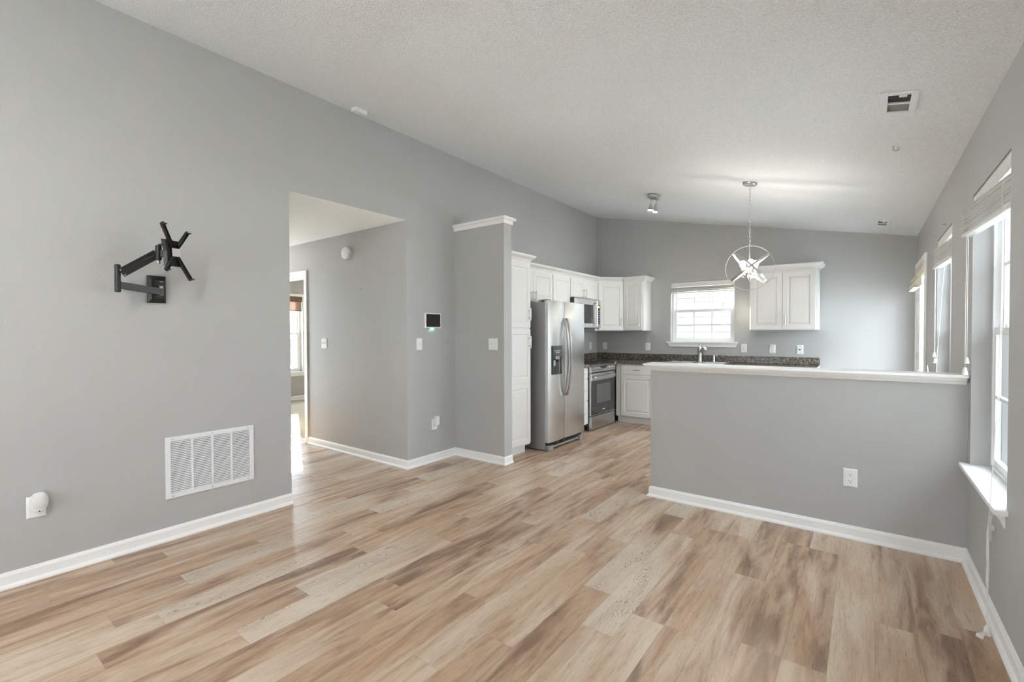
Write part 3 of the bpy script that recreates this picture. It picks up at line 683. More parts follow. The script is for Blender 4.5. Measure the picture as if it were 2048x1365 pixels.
for a_, b_ in ((0.002, hw_ - 0.02), (-hw_ + 0.02, -0.002)): obj('false_drawer_front', flat(a_, b_, 0.728, 0.862, dB + 0.0005), CAB, sk_)
xa, xb = -1.415, -0.46; w = xb - xa; hw_ = w / 2
cabinet('base_cabinet', 'white base cabinet at the window end of the counter', ((xa + xb) / 2, YF, 0), PI, w - 0.002, dB, 0, 0.875,
        doors=[(0.002, hw_ - 0.02, 0.112, 0.712, 0.04, 0.62), (-hw_ + 0.02, -0.002, 0.112, 0.712, -0.04, 0.62)], drawers=[(0.002, hw_ - 0.02, 0.728, 0.862), (-hw_ + 0.02, -0.002, 0.728, 0.862)], toe=True)

# countertops
yf = YF - 0.625
SX0, SX1, SY0, SY1 = -2.30, -1.47, 6.54, 6.995   # sink cut-out
t = thing('countertop', 'long brown speckled countertop under the sink window', 'countertop', (-1.9, YF, 0.876))
def slab_l(mb):
    z0, z1 = 0.876, 0.914
    pts = [(XL, YF), (XL, 6.412), (-2.955, 6.412), (-2.93, 6.437), (-2.93, yf), (SX0, yf), (SX0, YF)]
    mb.prism(pts, 'z', z0, z1)
    mb.box(SX0, SX1, yf, SY0, z0, z1); mb.box(SX0, SX1, SY1, YF, z0, z1)
    mb.prism([(SX1, YF), (SX1, yf), (-0.50, yf), (-0.448, yf + 0.05), (-0.448, YF)], 'z', z0, z1)
m_ = MB(); slab_l(m_); obj('worktop', m_, GRANITE, t, world=True)
m_ = MB(); m_.box(XL + 0.0005, -0.448, YF - 0.020, YF - 0.0005, 0.9145, 1.012, 0.004); m_.box(XL + 0.0005, XL + 0.02, 6.412, YF - 0.0205, 0.9145, 1.012, 0.004)
obj('backsplash', m_, GRANITE, t, world=True)
m_ = MB().box(-0.4478, -0.4465, yf + 0.05, YF - 0.021, 0.876, 0.914); m_.prism([(-0.50, yf - 0.0012), (-0.4995, yf - 0.0012), (-0.4468, yf + 0.0495), (-0.4478, yf + 0.0497)], 'z', 0.876, 0.914)
obj('end_strip', m_, TRIM, t, world=True)
t = thing('countertop', 'small piece of brown countertop between refrigerator and stove', 'countertop', (XL, 5.45, 0.876))
obj('worktop', MB().box(XL + 0.0005, -2.945, 5.255, 5.646, 0.876, 0.914, 0.004), GRANITE, t, world=True)
obj('backsplash', MB().box(XL + 0.0005, XL + 0.02, 5.255, 5.646, 0.9145, 1.012, 0.004), GRANITE, t, world=True)

# sink, faucet, sprayer
t = thing('kitchen_sink', 'stainless double-bowl sink set in the counter under the window', 'sink', (-1.885, 6.77, 0.914))
r = MB(); xa, xb, ya, yb = -2.325, -1.445, 6.515, 7.045
r.box(xa, xb, ya, 6.565, 0.9145, 0.922, 0.003); r.box(xa, xb, 6.965, yb, 0.9145, 0.922, 0.003); r.box(xa, -2.265, 6.565, 6.965, 0.9145, 0.922, 0.003); r.box(-1.505, xb, 6.565, 6.965, 0.9145, 0.922, 0.003); r.box(-1.905, -1.865, 6.565, 6.965, 0.9145, 0.922, 0.003)
obj('rim', r, CHROME, t, world=True)
for xa_, xb_ in ((-2.265, -1.905), (-1.865, -1.505)):
    b = MB(); b.quadloop([[(xa_, 6.565, 0.918), (xb_, 6.565, 0.918), (xb_, 6.965, 0.918), (xa_, 6.965, 0.918)], [(xa_ + .02, 6.585, 0.74), (xb_ - .02, 6.585, 0.74), (xb_ - .02, 6.945, 0.74), (xa_ + .02, 6.945, 0.74)], [(xa_ + .05, 6.62, 0.735), (xb_ - .05, 6.62, 0.735), (xb_ - .05, 6.91, 0.735), (xa_ + .05, 6.91, 0.735)]], cap0=False)
    b.cyl(((xa_ + xb_) / 2, 6.765, 0.7355), ((xa_ + xb_) / 2, 6.765, 0.739), 0.04, 20)
    obj('bowl', b, STEELH, t, world=True)
t = thing('kitchen_faucet', 'brushed single-lever faucet standing behind the sink', 'faucet', (-1.89, 7.0, 0.922))
obj('body', MB().lathe([(0.034, 0.0), (0.034, 0.006), (0.029, 0.014), (0.027, 0.05), (0.027, 0.13), (0.030, 0.16), (0.030, 0.185), (0.024, 0.205), (0.010, 0.213)], (0, 0, 0.0005), 'z', 24), NICKEL, t, smooth=True)
obj('spout', MB().tube([(0.014, -0.02, 0.14), (0.045, -0.05, 0.180), (0.080, -0.09, 0.197), (0.105, -0.12, 0.190), (0.112, -0.13, 0.162)], [0.019, 0.018, 0.018, 0.020, 0.021], 16), NICKEL, t, smooth=True)
obj('lever', MB().tube([(0.0, 0.0, 0.205), (0.006, 0.004, 0.232), (0.022, 0.012, 0.256)], [0.009, 0.007, 0.010], 12), NICKEL, t, smooth=True)
t = thing('side_sprayer', 'small chrome dispenser spout beside the faucet', 'sprayer', (-1.70, 7.005, 0.922))
obj('base', MB().lathe([(0.022, 0.0), (0.022, 0.006), (0.014, 0.014), (0.012, 0.05), (0.013, 0.085), (0.009, 0.098)], (0, 0, 0.0005), 'z', 20), CHROME, t, smooth=True)
obj('spout', MB().tube([(0, 0, 0.088), (0.022, -0.02, 0.096), (0.045, -0.04, 0.092), (0.062, -0.055, 0.078)], [0.007, 0.006, 0.006, 0.005], 12), CHROME, t, smooth=True)

# ------------------------------------------------------------------ refrigerator (local: +x = viewer's left (-Y world), y = out)
FY0, FY1 = 4.392, 5.236
fw_ = FY1 - FY0
t = thing('refrigerator', 'tall stainless side-by-side refrigerator with water dispenser', 'refrigerator', (XL, (FY0 + FY1) / 2, 0), LR)
hf = fw_ / 2
obj('case', MB().box(-hf + 0.004, hf - 0.004, 0.04, 0.705, 0.012, 1.685, 0.005), GREYSIDE, t)
obj('door_gasket', MB().box(-hf + 0.012, hf - 0.012, 0.7052, 0.7115, 0.10, 1.68), BLACKP, t)
xs = hf - (4.748 - FY0)
def fdoor(xa, xb):
    m_ = MB(); L = []
    n = 9
    pts = []
    for i in range(n):
        u_ = i / (n - 1); x = xa + (xb - xa) * u_
        bulge = 0.012 * (1 - (2 * u_ - 1) ** 2)
        e_ = 0.004 if 0 < i < n - 1 else 0.0
        pts.append((x, 0.757 + bulge + e_ * 0))
    prof = [(xa, 0.712)] + pts + [(xb, 0.712)]
    m_.prism(prof, 'z', 0.098, 1.702); return m_
dl = obj('door', fdoor(xs + 0.003, hf), STEEL, t, smooth=True)
dr = obj('door', fdoor(-hf, xs - 0.003), STEEL, t, smooth=True)
for d_, x in ((dl, xs + 0.030), (dr, xs - 0.034)):
    h = MB(); pts = []
    for i in range(13):
        u_ = i / 12; z = 0.60 + u_ * 0.91; b_ = math.sin(PI * u_)
        pts.append((x, 0.775 + 0.062 * b_ ** 0.75, z))
    # flat strap handle
    loops = []
    for (x_, y_, z_) in pts: loops.append([(x_ - 0.012, y_ - 0.009, z_), (x_ + 0.012, y_ - 0.009, z_), (x_ + 0.014, y_ + 0.004, z_), (x_ + 0.008, y_ + 0.010, z_), (x_ - 0.008, y_ + 0.010, z_), (x_ - 0.014, y_ + 0.004, z_)])
    h.quadloop(loops); h.box(x - 0.011, x + 0.011, 0.762, 0.778, 0.60, 0.635); h.box(x - 0.011, x + 0.011, 0.762, 0.778, 1.475, 1.51)
    obj('handle', h, STEEL, d_, smooth=True)
cx = hf - (4.565 - FY0)
dz0, dz1 = 0.862, 1.190
s_ = MB(); s_.box(cx - 0.105, cx + 0.105, 0.7695, 0.7735, dz0, dz1, 0.0015)
disp = obj('water_dispenser', s_, BLACKP, dl)
obj('control_panel', MB().box(cx - 0.10, cx + 0.10, 0.7738, 0.7755, dz1 - 0.115, dz1 - 0.006), mat('dispenser_panel', (0.06, 0.065, 0.07), 0.25, var=0.1), disp)
ic = MB()
for k in range(5): ic.box(cx - 0.07 + k * 0.03, cx - 0.056 + k * 0.03, 0.7755, 0.7758, dz1 - 0.06, dz1 - 0.052)
for k in range(3): ic.box(cx - 0.04 + k * 0.03, cx - 0.028 + k * 0.03, 0.7755, 0.7758, dz1 - 0.085, dz1 - 0.068)
obj('icon_print', ic, LABEL, disp)
obj('nozzle', MB().box(cx - 0.035, cx + 0.045, 0.7738, 0.785, dz1 - 0.155, dz1 - 0.118, 0.003), STEELH, disp)
obj('recess', MB().box(cx - 0.096, cx + 0.096, 0.7738, 0.7746, dz0 + 0.012, dz1 - 0.158), BLACKG, disp)
obj('paddle', MB().box(cx + 0.045, cx + 0.085, 0.7748, 0.782, dz0 + 0.10, dz1 - 0.165, 0.003), STEELH, disp)
obj('badge', MB().box(-hf + 0.05, -hf + 0.11, 0.7645, 0.767, 1.652, 1.664), STEELH, dr, label='small badge strip')
hc = MB(); hc.box(hf - 0.09, hf - 0.01, 0.66, 0.745, 1.7025, 1.716, 0.004); hc.box(-hf + 0.01, -hf + 0.09, 0.66, 0.745, 1.7025, 1.716, 0.004); hc.box(hf - 0.088, hf - 0.012, 0.62, 0.66, 1.6855, 1.71); hc.box(-hf + 0.012, -hf + 0.088, 0.62, 0.66, 1.6855, 1.71)
obj('hinge_cover', hc, GREYSIDE, t)
bg_ = MB(); bg_.box(-hf + 0.03, hf - 0.03, 0.705, 0.730, 0.018, 0.088, 0.003)
for k in range(22): x = -hf + 0.06 + k * (fw_ - 0.12) / 21; bg_.box(x - 0.006, x + 0.006, 0.730, 0.733, 0.03, 0.078)
obj('base_grille', bg_, BLACKP, t)
for x in (hf - 0.07, -hf + 0.07): obj('foot', MB().box(x - 0.045, x + 0.045, 0.705, 0.760, 0.0, 0.060, 0.005), GREYSIDE, t)
obj('toe_strip', MB().box(-hf + 0.12, hf - 0.12, 0.7305, 0.742, 0.022, 0.045, 0.003), GREYSIDE, t)

# ------------------------------------------------------------------ range
RY0, RY1 = 5.650, 6.408; rw = RY1 - RY0; hr = rw / 2
t = thing('stove', 'stainless range with black oven door and glass cooktop', 'stove', (XL, (RY0 + RY1) / 2, 0), LR)
obj('body', MB().box(-hr + 0.003, hr - 0.003, 0.03, 0.60, 0.06, 0.900), mat('range_side', (0.045, 0.045, 0.045), 0.4, var=0.05), t)
ft = MB()
for x in (-hr + 0.05, hr - 0.05):
    for y in (0.10, 0.56): ft.cyl((x, y, 0), (x, y, 0.06), 0.02, 10)
obj('foot', ft, BLACKP, t)
obj('toe_panel', MB().box(-hr + 0.02, hr - 0.02, 0.56, 0.575, 0.012, 0.06), BLACKP, t)
obj('cooktop', MB().box(-hr, hr, 0.022, 0.635, 0.9005, 0.921, 0.004), BLACKG, t)
bu = MB()
for x, y, r_ in ((-0.19, 0.20, 0.085), (0.19, 0.20, 0.07), (-0.19, 0.45, 0.075), (0.19, 0.45, 0.10)):
    bu.lathe([(r_, 0.9212), (r_, 0.9216), (r_ - 0.004, 0.9217), (r_ - 0.004, 0.9212)], (x, y, 0), 'z', 32)
obj('burner_ring', bu, GREYSIDE, t)
obj('control_panel', MB().prism([(0.601, 0.790), (0.632, 0.790), (0.650, 0.800), (0.636, 0.899), (0.601, 0.899)], 'x', -hr, hr), STEELH, t)
for x in (0.255, 0.175, -0.165, -0.235, -0.305):
    kb = MB().lathe([(0.020, 0.0), (0.020, 0.004), (0.017, 0.006), (0.0155, 0.026), (0.013, 0.030)], (x, 0.6445, 0.846), 'y', 18)
    obj('knob', kb, NICKEL, t, smooth=True)
obj('display', MB().prism([(0.6435, 0.825), (0.6455, 0.825), (0.6412, 0.872), (0.639, 0.872)], 'x', -0.09, 0.09), BLACKG, t)
dz0, dz1 = 0.205, 0.782
fr = MB().box(-hr + 0.004, hr - 0.004, 0.602, 0.640, dz0, dz1, 0.004)
od = obj('oven_door', fr, STEELH, t)
obj('oven_glass', MB().box(-hr + 0.006, hr - 0.006, 0.6402, 0.6435, dz0 + 0.012, dz1 - 0.098, 0.001), BLACKG, od)
wn_ = mat('oven_window', (0.10, 0.10, 0.098), 0.12, var=0.1)
obj('oven_window', MB().box(-hr + 0.16, hr - 0.16, 0.6437, 0.6442, dz0 + 0.16, dz1 - 0.15), wn_, od)
obj('badge', MB().box(-0.035, 0.035, 0.6437, 0.6443, dz0 + 0.055, dz0 + 0.068), LABEL, od, label='small pale badge')
h = MB(); h.box(-hr + 0.05, hr - 0.05, 0.668, 0.688, 0.716, 0.748, 0.008); h.box(-hr + 0.06, -hr + 0.085, 0.640, 0.670, 0.722, 0.742); h.box(hr - 0.085, hr - 0.06, 0.640, 0.670, 0.722, 0.742)
obj('handle', h, STEELH, od, smooth=False)
dd_ = obj('drawer', MB().box(-hr + 0.004, hr - 0.004, 0.602, 0.638, 0.020, 0.195, 0.004), STEELH, t)

# ------------------------------------------------------------------ microwave
t = thing('microwave', 'stainless over-the-range microwave hung above the stove', 'microwave', (XL, (5.633 + 6.390) / 2, 1.41), LR)
hm = (6.390 - 5.633) / 2 - 0.001
obj('case', MB().box(-hm, hm, 0.002, 0.385, -0.008, 0.422), BLACKP, t)
xd = -hm + 0.165
md = obj('door', MB().box(xd, hm, 0.3855, 0.415, 0.0, 0.415, 0.004), STEELH, t)
obj('door_glass', MB().box(xd + 0.075, hm - 0.025, 0.4152, 0.4172, 0.065, 0.335), BLACKG, md)
h = MB(); h.cyl((xd + 0.028, 0.452, 0.03), (xd + 0.028, 0.452, 0.39), 0.011, 14); h.cyl((xd + 0.028, 0.415, 0.06), (xd + 0.028, 0.452, 0.06), 0.009, 10); h.cyl((xd + 0.028, 0.415, 0.36), (xd + 0.028, 0.452, 0.36), 0.009, 10)
obj('handle', h, CHROME, md, smooth=True)
cp = obj('control_panel', MB().box(-hm, xd - 0.002, 0.3855, 0.413, 0.0, 0.415, 0.003), STEELH, t)
obj('keypad', MB().box(-hm + 0.020, xd - 0.020, 0.4132, 0.4145, 0.055, 0.345), BLACKG, cp)
obj('display', MB().box(-hm + 0.04, xd - 0.04, 0.4146, 0.4150, 0.300, 0.325), DISPG, cp, label='glowing green display')
kk = MB()
for i in range(3):
    for j in range(6): kk.box(-hm + 0.035 + i * 0.036, -hm + 0.059 + i * 0.036, 0.4146, 0.4149, 0.075 + j * 0.034, 0.090 + j * 0.034)
obj('key_print', kk, GREYSIDE, cp)
obj('vent_strip', MB().box(-hm + 0.02, hm - 0.02, 0.3852, 0.40, -0.008, -0.001), BLACKP, t)

# ------------------------------------------------------------------ plates, switches, outlets
def plate(w, h, t_=0.006): return MB().panel(-w / 2, w / 2, -h / 2, h / 2, 0, [(0, 0.0015), (0.004, t_ - 0.001), (0.010, t_), (0.012, t_)])
def screws(t, pts):
    s_ = MB()
    for x, z in pts: s_.lathe([(0.0035, 0.0055), (0.0035, 0.0066), (0.002, 0.007)], (x, 0, z), 'y', 10)
    obj('screw', s_, PLAST, t)
SLOT = mat('socket_slot', (0.06, 0.06, 0.06), 0.7, var=0.1)
def toggle(name, label, loc, rotz, n=1, group=None):
    t = thing(name, label, 'switch', loc, rotz, group)
    w = 0.072 if n == 1 else 0.118
    obj('plate', plate(w, 0.118), PLAST, t)
    for i in range(n):
        x = (i - (n - 1) / 2) * 0.046
        obj('toggle', MB().prism([(0.006, -0.006), (0.006, 0.006), (0.018, 0.013), (0.019, 0.006)], 'x', x - 0.0045, x + 0.0045), PLAST, t)
    xs_ = [(i - (n - 1) / 2) * 0.046 for i in range(n)]
    screws(t, [(x, z) for x in xs_ for z in (-0.03, 0.03)])
    return t
def outlet(name, label, loc, rotz, group=None, upper=True):
    t = thing(name, label, 'outlet', loc, rotz, group)
    obj('plate', plate(0.076, 0.118), PLAST, t)
    for z in ((-0.021, 0.021) if upper else (-0.021,)):
        f_ = obj('socket', MB().prism([(0.0165 * math.cos(a), z + 0.0145 * max(-0.9, min(0.9, math.sin(a) * 1.1))) for a in [2 * PI * i / 24 for i in range(24)]], 'y', 0.0058, 0.0072), PLAST, t)
        s_ = MB(); s_.box(-0.0075, -0.0055, 0.0073, 0.0076, z, z + 0.009); s_.box(0.0055, 0.0075, 0.0073, 0.0076, z, z + 0.008); s_.lathe([(0.0028, 0.0073), (0.0028, 0.0076)], (0, 0, z - 0.006), 'y', 10)
        obj('slot', s_, SLOT, f_)
    screws(t, [(0, 0)])
    return t
def rocker(name, label, loc, rotz, cat='switch', kindp='rocker'):
    t = thing(name, label, cat, loc, rotz)
    obj('plate', plate(0.074, 0.118), PLAST, t)
    obj(kindp, MB().panel(-0.0165, 0.0165, -0.033, 0.033, 0.0062, [(0, 0.001), (0.001, 0.002), (0.004, 0.0014)]), PLAST, t)
    return t
RL, RF = -PI / 2, PI
toggle('light_switch', 'white double switch plate on the hall wall', (-5.03, Y2, 1.222), RF, 2)
toggle('light_switch', 'white single switch plate below the alarm panel', (XL, 3.180, 1.226), RL, 1)
toggle('light_switch', 'white double switch plate on the short partition', (-3.032, Y3, 1.222), RF, 2)
outlet('wall_outlet', 'white duplex outlet on the half wall', (-0.066, YH, 0.390), RF)
outlet('wall_outlet', 'white outlet plate low on the wall behind the plug-in charger', (XL, 3.381, 0.386), RL)
outlet('wall_outlet', 'white outlet plate low on the wall behind the night light', (XL, 0.448, 0.396), RL, upper=False)
rocker('wall_outlet', 'white plate on the left kitchen wall beside the refrigerator', (XL, 6.861, 1.128), RL, 'outlet', 'socket')
rocker('wall_outlet', 'white plate on the kitchen end wall closest to the corner', (-3.431, YF, 1.125), RF, 'outlet', 'socket')
rocker('light_switch', 'white rocker plate just left of the sink window', (-2.699, YF, 1.122), RF)
toggle('light_switch', 'white switch plate just right of the sink window', (-1.333, YF, 1.119), RF, 1)
outlet('wall_outlet', 'white outlet plate under the middle of the wide wall cabinet', (-0.985, YF, 1.115), RF)
t = thing('cable_plate', 'white plate with one round jack above the counter end', 'outlet', (-0.666, YF, 1.112), RF)
obj('plate', plate(0.076, 0.118), PLAST, t); obj('jack', MB().lathe([(0.008, 0.0058), (0.008, 0.009), (0.005, 0.012), (0.005, 0.016)], (0, 0, 0), 'y', 14), DARK, t, label='dark round jack'); screws(t, [(0, 0.03), (0, -0.03)])
# plug-in charger
t = thing('plug_in_charger', 'small white charger plugged into the low outlet near the corner', 'charger', (XL, 3.381, 0.410), RL)
obj('body', MB().box(-0.024, 0.024, 0.0076, 0.055, -0.030, 0.062, 0.004), PLAST, t)
obj('wire', MB().tube([(0.024, 0.018, 0.04), (0.040, 0.016, 0.036), (0.046, 0.012, 0.020), (0.040, 0.008, 0.004), (0.030, 0.009, -0.004)], 0.0018, 6), CORD, t)
# night light
t = thing('night_light', 'oval white plug-in night light covering the left outlet', 'night light', (XL, 0.455, 0.430), RL)
def oval(a, b, n=32, p=2.6):
    return [(a * math.copysign(abs(math.cos(2 * PI * i / n)) ** (2 / p), math.cos(2 * PI * i / n)), b * math.copysign(abs(math.sin(2 * PI * i / n)) ** (2 / p), math.sin(2 * PI * i / n))) for i in range(n)]
def ovl(a, b, y, z=0): return [(p[0], y, p[1] + z) for p in oval(a, b)]
obj('housing', MB().quadloop([ovl(0.030, 0.042, 0.0076), ovl(0.034, 0.046, 0.022), ovl(0.036, 0.050, 0.040), ovl(0.034, 0.048, 0.048)]), PLAST, t, smooth=True)
obj('diffuser', MB().quadloop([ovl(0.030, 0.040, 0.0482, 0.004), ovl(0.029, 0.039, 0.054, 0.004), ovl(0.020, 0.028, 0.059, 0.004), ovl(0.008, 0.012, 0.060, 0.004)]), LABEL, t, smooth=True)
sn = MB().lathe([(0.013, 0.008), (0.013, 0.040), (0.009, 0.044)], (0, 0, -0.052), 'y', 16); so_ = obj('sensor_base', sn, PLAST, t, smooth=True)
obj('sensor', MB().lathe([(0.0035, 0.0441), (0.0035, 0.0452)], (0, 0, -0.052), 'y', 10), DARK, so_)

# alarm panel
t = thing('alarm_panel', 'white wall touch panel with black screen above a switch', 'alarm panel', (XL, 3.352, 1.464), RL)
obj('body', MB().box(-0.112, 0.112, 0.001, 0.024, -0.078, 0.078, 0.006), PLAST, t)
obj('screen', MB().box(-0.097, 0.097, 0.0242, 0.0255, -0.064, 0.068, 0.0005), BLACKG, t)
obj('status_light', MB().box(-0.02, 0.02, 0.004, 0.009, -0.0795, -0.0782), LEDG, t, label='glowing green status light')

# smoke alarm in hall, sensor on ceiling
t = thing('smoke_alarm', 'round white smoke alarm high on the hall wall', 'smoke alarm', (-4.545, Y2, 2.218), RF)
obj('base', MB().lathe([(0.068, 0.0), (0.068, 0.012), (0.064, 0.014)], (0, 0, 0), 'y', 32), PLAST, t, smooth=True)
obj('cover', MB().lathe([(0.070, 0.0145), (0.070, 0.030), (0.064, 0.044), (0.030, 0.048), (0.010, 0.048)], (0, 0, 0), 'y', 32), PLAST, t, smooth=True)
vt = MB()
for i in range(18):
    a = 2 * PI * i / 18; vt.box(0.0705 * math.cos(a) - 0.006, 0.0705 * math.cos(a) + 0.006, 0.020, 0.023, 0.0705 * math.sin(a) - 0.004, 0.0705 * math.sin(a) + 0.004)
obj('vent_slot', vt, DUCT, t); obj('test_button', MB().lathe([(0.012, 0.0482), (0.012, 0.050), (0.009, 0.051)], (0.02, 0, 0.01), 'y', 16), PLAST, t)
SA = math.atan(SL)
def on_ceiling(t, x, y):
    t.location = (x, y, zceil(x)); t.rotation_euler = (0, SA, 0)
t = thing('ceiling_sensor', 'small white box sensor on the sloping ceiling above the hall opening', 'sensor', (0, 0, 0)); on_ceiling(t, -3.43, 2.40)
obj('body', MB().box(-0.035, 0.035, -0.055, 0.055, -0.032, -0.0005, 0.003), PLAST, t); obj('back_plate', MB().box(-0.037, 0.037, -0.058, 0.058, -0.0005, 0.002), PLAST, t)

# ceiling registers
def register(label, x, y, wx, wy, slats):
    t = thing('ceiling_vent', label, 'vent', (0, 0, 0), group='ceiling air registers'); on_ceiling(t, x, y)
    b = 0.034; f_ = MB()
    ax, ay = wx / 2, wy / 2
    bx, by = wx / 2 - 0.030, wy / 2 - 0.026
    def ring(z, i): return [(-ax + i, -ay + i, z), (ax - i, -ay + i, z), (ax - i, ay - i, z), (-ax + i, ay - i, z)]
    f_.box(-ax, -bx, -ay, ay, -0.010, -0.0005, 0.003); f_.box(bx, ax, -ay, ay, -0.010, -0.0005, 0.003); f_.box(-bx, bx, -ay, -by, -0.010, -0.0005, 0.003); f_.box(-bx, bx, by, ay, -0.010, -0.0005, 0.003)
    f_.box(-bx, bx, -0.006, 0.006, -0.009, -0.001)
    obj('frame', f_, GRILL, t)
    obj('damper', MB().box(-bx, bx, -by, 0.0, -0.0012, -0.0004), DARK, t); obj('damper', MB().box(-bx, bx, 0.0, by, -0.0012, -0.0004), DUCT, t)
    obj('lever', MB().box(-0.002, 0.030, -by - 0.004, -by + 0.012, -0.016, -0.0102, 0.002), GRILL, t)
    return t
register('white metal air register on the ceiling above the camera-side window', 0.134, 3.122, 0.150, 0.272, 2)
register('small white air register on the ceiling far back by the glazed door', 0.147, 6.40, 0.135, 0.29, 2)
t = thing('ceiling_hook', 'tiny screw hook in the ceiling beyond the near air register', 'hook', (0.139, 3.823, zceil(0.139)))
pts = [(0, 0, 0.005), (0, 0, -0.020)] + [(0.014 - 0.014 * math.cos(a), 0.0, -0.020 - 0.014 * math.sin(a)) for a in [PI * i / 8 for i in range(1, 10)]]
obj('hook', MB().tube(pts, 0.0022, 8), BRASS, t, smooth=True)

# nails
for lab, loc, rz in (('small dark nail in the hall wall beneath the smoke alarm', (-4.296, Y2, 1.808), RF), ('small dark nail between the two right-hand windows near their tops', (XR, 4.729, 2.134), PI / 2)):
    t = thing('nail', lab, 'nail', loc, rz)
    obj('shank', MB().cyl((0, -0.004, 0), (0, 0.012, 0.003), 0.0016, 8), BRASS, t); obj('nail_head', MB().cyl((0, 0.012, 0.003), (0, 0.0135, 0.0033), 0.005, 10), DARK, t)

# ------------------------------------------------------------------ return air grille
gy0, gy1, gz0, gz1 = 1.032, 1.574, 0.266, 0.664
t = thing('return_air_grille', 'large white louvred return air grille low on the left wall', 'vent', (XL, (gy0 + gy1) / 2, (gz0 + gz1) / 2), RL)
gw, gh = (gy1 - gy0) / 2, (gz1 - gz0) / 2
f_ = MB(); bw = 0.030
f_.box(-gw, gw, 0.0005, 0.009, gh - bw, gh, 0.002); f_.box(-gw, gw, 0.0005, 0.009, -gh, -gh + bw, 0.002); f_.box(-gw, -gw + bw, 0.0005, 0.009, -gh + bw, gh - bw, 0.002); f_.box(gw - bw, gw, 0.0005, 0.009, -gh + bw, gh - bw, 0.002)
iw = gw - bw; mw = 0.014
for k in (1, 2, 3):
    x = -iw + 2 * iw * k / 4; f_.box(x - mw / 2, x + mw / 2, 0.0005, 0.009, -gh + bw, gh - bw, 0.001)
obj('frame', f_, GRILL, t); obj('backing', MB().box(-iw, iw, 0.0004, 0.0008, -gh + bw, gh - bw), DUCT, t)
for k in range(4):
    xa = -iw + 2 * iw * k / 4 + (mw / 2 if k else 0); xb = -iw + 2 * iw * (k + 1) / 4 - (mw / 2 if k < 3 else 0)
    lv = MB(); n = 29; H_ = 2 * (gh - bw)
    for i in range(n):
        z = -gh + bw + H_ * (i + 0.5) / n
        lv.quadloop([[(xa, 0.0012, z + 0.0022), (xa, 0.0078, z - 0.0040), (xa, 0.0084, z - 0.0032), (xa, 0.0018, z + 0.0030)], [(xb, 0.0012, z + 0.0022), (xb, 0.0078, z - 0.0040), (xb, 0.0084, z - 0.0032), (xb, 0.0018, z + 0.0030)]])
    obj('louvre_panel', lv, GRILL, t)
s_ = MB()
for x in (-gw + 0.04, 0, gw - 0.04):
    for z in (-gh + 0.014, gh - 0.014): s_.lathe([(0.005, 0.009), (0.005, 0.0105), (0.003, 0.0112)], (x, 0, z), 'y', 10)
obj('screw', s_, NICKEL, t)

# ------------------------------------------------------------------ television wall mount (world coordinates)
t = thing('tv_wall_mount', 'black articulated television arm with empty bracket on the left wall', 'tv mount', (XL, 1.0, 1.61))
pl = MB().quadloop([[(XL + 0.0005, y, z) for y, z in ((0.950, 1.527), (1.045, 1.527), (1.045, 1.697), (0.950, 1.697))], [(XL + 0.016, y, z) for y, z in ((0.950, 1.527), (1.045, 1.527), (1.045, 1.697), (0.950, 1.697))], [(XL + 0.030, y, z) for y, z in ((0.968, 1.552), (1.030, 1.552), (1.030, 1.672), (0.968, 1.672))]])
wp = obj('wall_plate', pl, MOUNT, t, world=True)
cv = MB()
cv.quadloop([[(XL + 0.030, y, z) for y, z in ((0.975, 1.632), (1.028, 1.632), (1.028, 1.672), (0.975, 1.672))], [(XL + 0.058, y, z) for y, z in ((0.985, 1.632), (1.026, 1.632), (1.026, 1.655), (0.985, 1.655))]])
cv.quadloop([[(XL + 0.030, y, z) for y, z in ((0.975, 1.552), (1.028, 1.552), (1.028, 1.572), (0.975, 1.572))], [(XL + 0.058, y, z) for y, z in ((0.985, 1.560), (1.026, 1.560), (1.026, 1.572), (0.985, 1.572))]])
obj('pivot_cover', cv, MOUNT, wp, world=True)
obj('pivot_pin', MB().cyl((XL + 0.047, 1.012, 1.56), (XL + 0.047, 1.012, 1.66), 0.011, 16), GREYSIDE, wp, world=True)
A0 = Vector((XL + 0.055, 1.012, 1.595)); A1 = Vector((-3.440, 0.785, 1.614))
obj('lower_arm', MB().bar(A0, A1, 0.020, 0.040), mat('dark_grey_coat', (0.055, 0.057, 0.058), 0.42, 0.3, bump=0.05, bscale=300), t, world=True)
B0 = Vector((-3.434, 0.777, 1.582)); B1 = Vector((-3.434, 0.777, 1.722))
obj('elbow_post', MB().cyl(B0, B1, 0.0145, 20), MOUNT, t, world=True)
obj('elbow_cap', MB().lathe([(0.0155, 0), (0.0155, 0.006), (0.011, 0.010)], tuple(B1), 'z', 20), MOUNT, t, world=True)
obj('elbow_cap', MB().lathe([(0.011, -0.010), (0.0155, -0.005), (0.0155, 0)], tuple(B0), 'z', 20), MOUNT, t, world=True)
Cc0 = Vector((-3.426, 0.792, 1.683)); Cc1 = Vector((-3.398, 0.955, 1.812))
ua = obj('upper_arm', MB().bar(Cc0, Cc1, 0.030, 0.052), MOUNT, t, world=True)
dv = (Cc1 - Cc0); nrm_ = Vector((1, 0, 0)) - dv.normalized() * dv.normalized().x
nrm_.normalize(); cb = dv.normalized().cross(nrm_).normalized()
o_ = nrm_ * 0.0165
rb = MB()
for s in (1, -1): rb.bar(Cc0 + dv * 0.08 + o_ + cb * 0.019 * s, Cc1 - dv * 0.05 + o_ + cb * 0.019 * s, 0.003, 0.007, upv=cb)
rb.bar(Cc0 + dv * 0.15 + o_, Cc1 - dv * 0.10 + o_, 0.003, 0.004, upv=cb)
obj('arm_rib', rb, MOUNT, ua, world=True)
bo = MB()
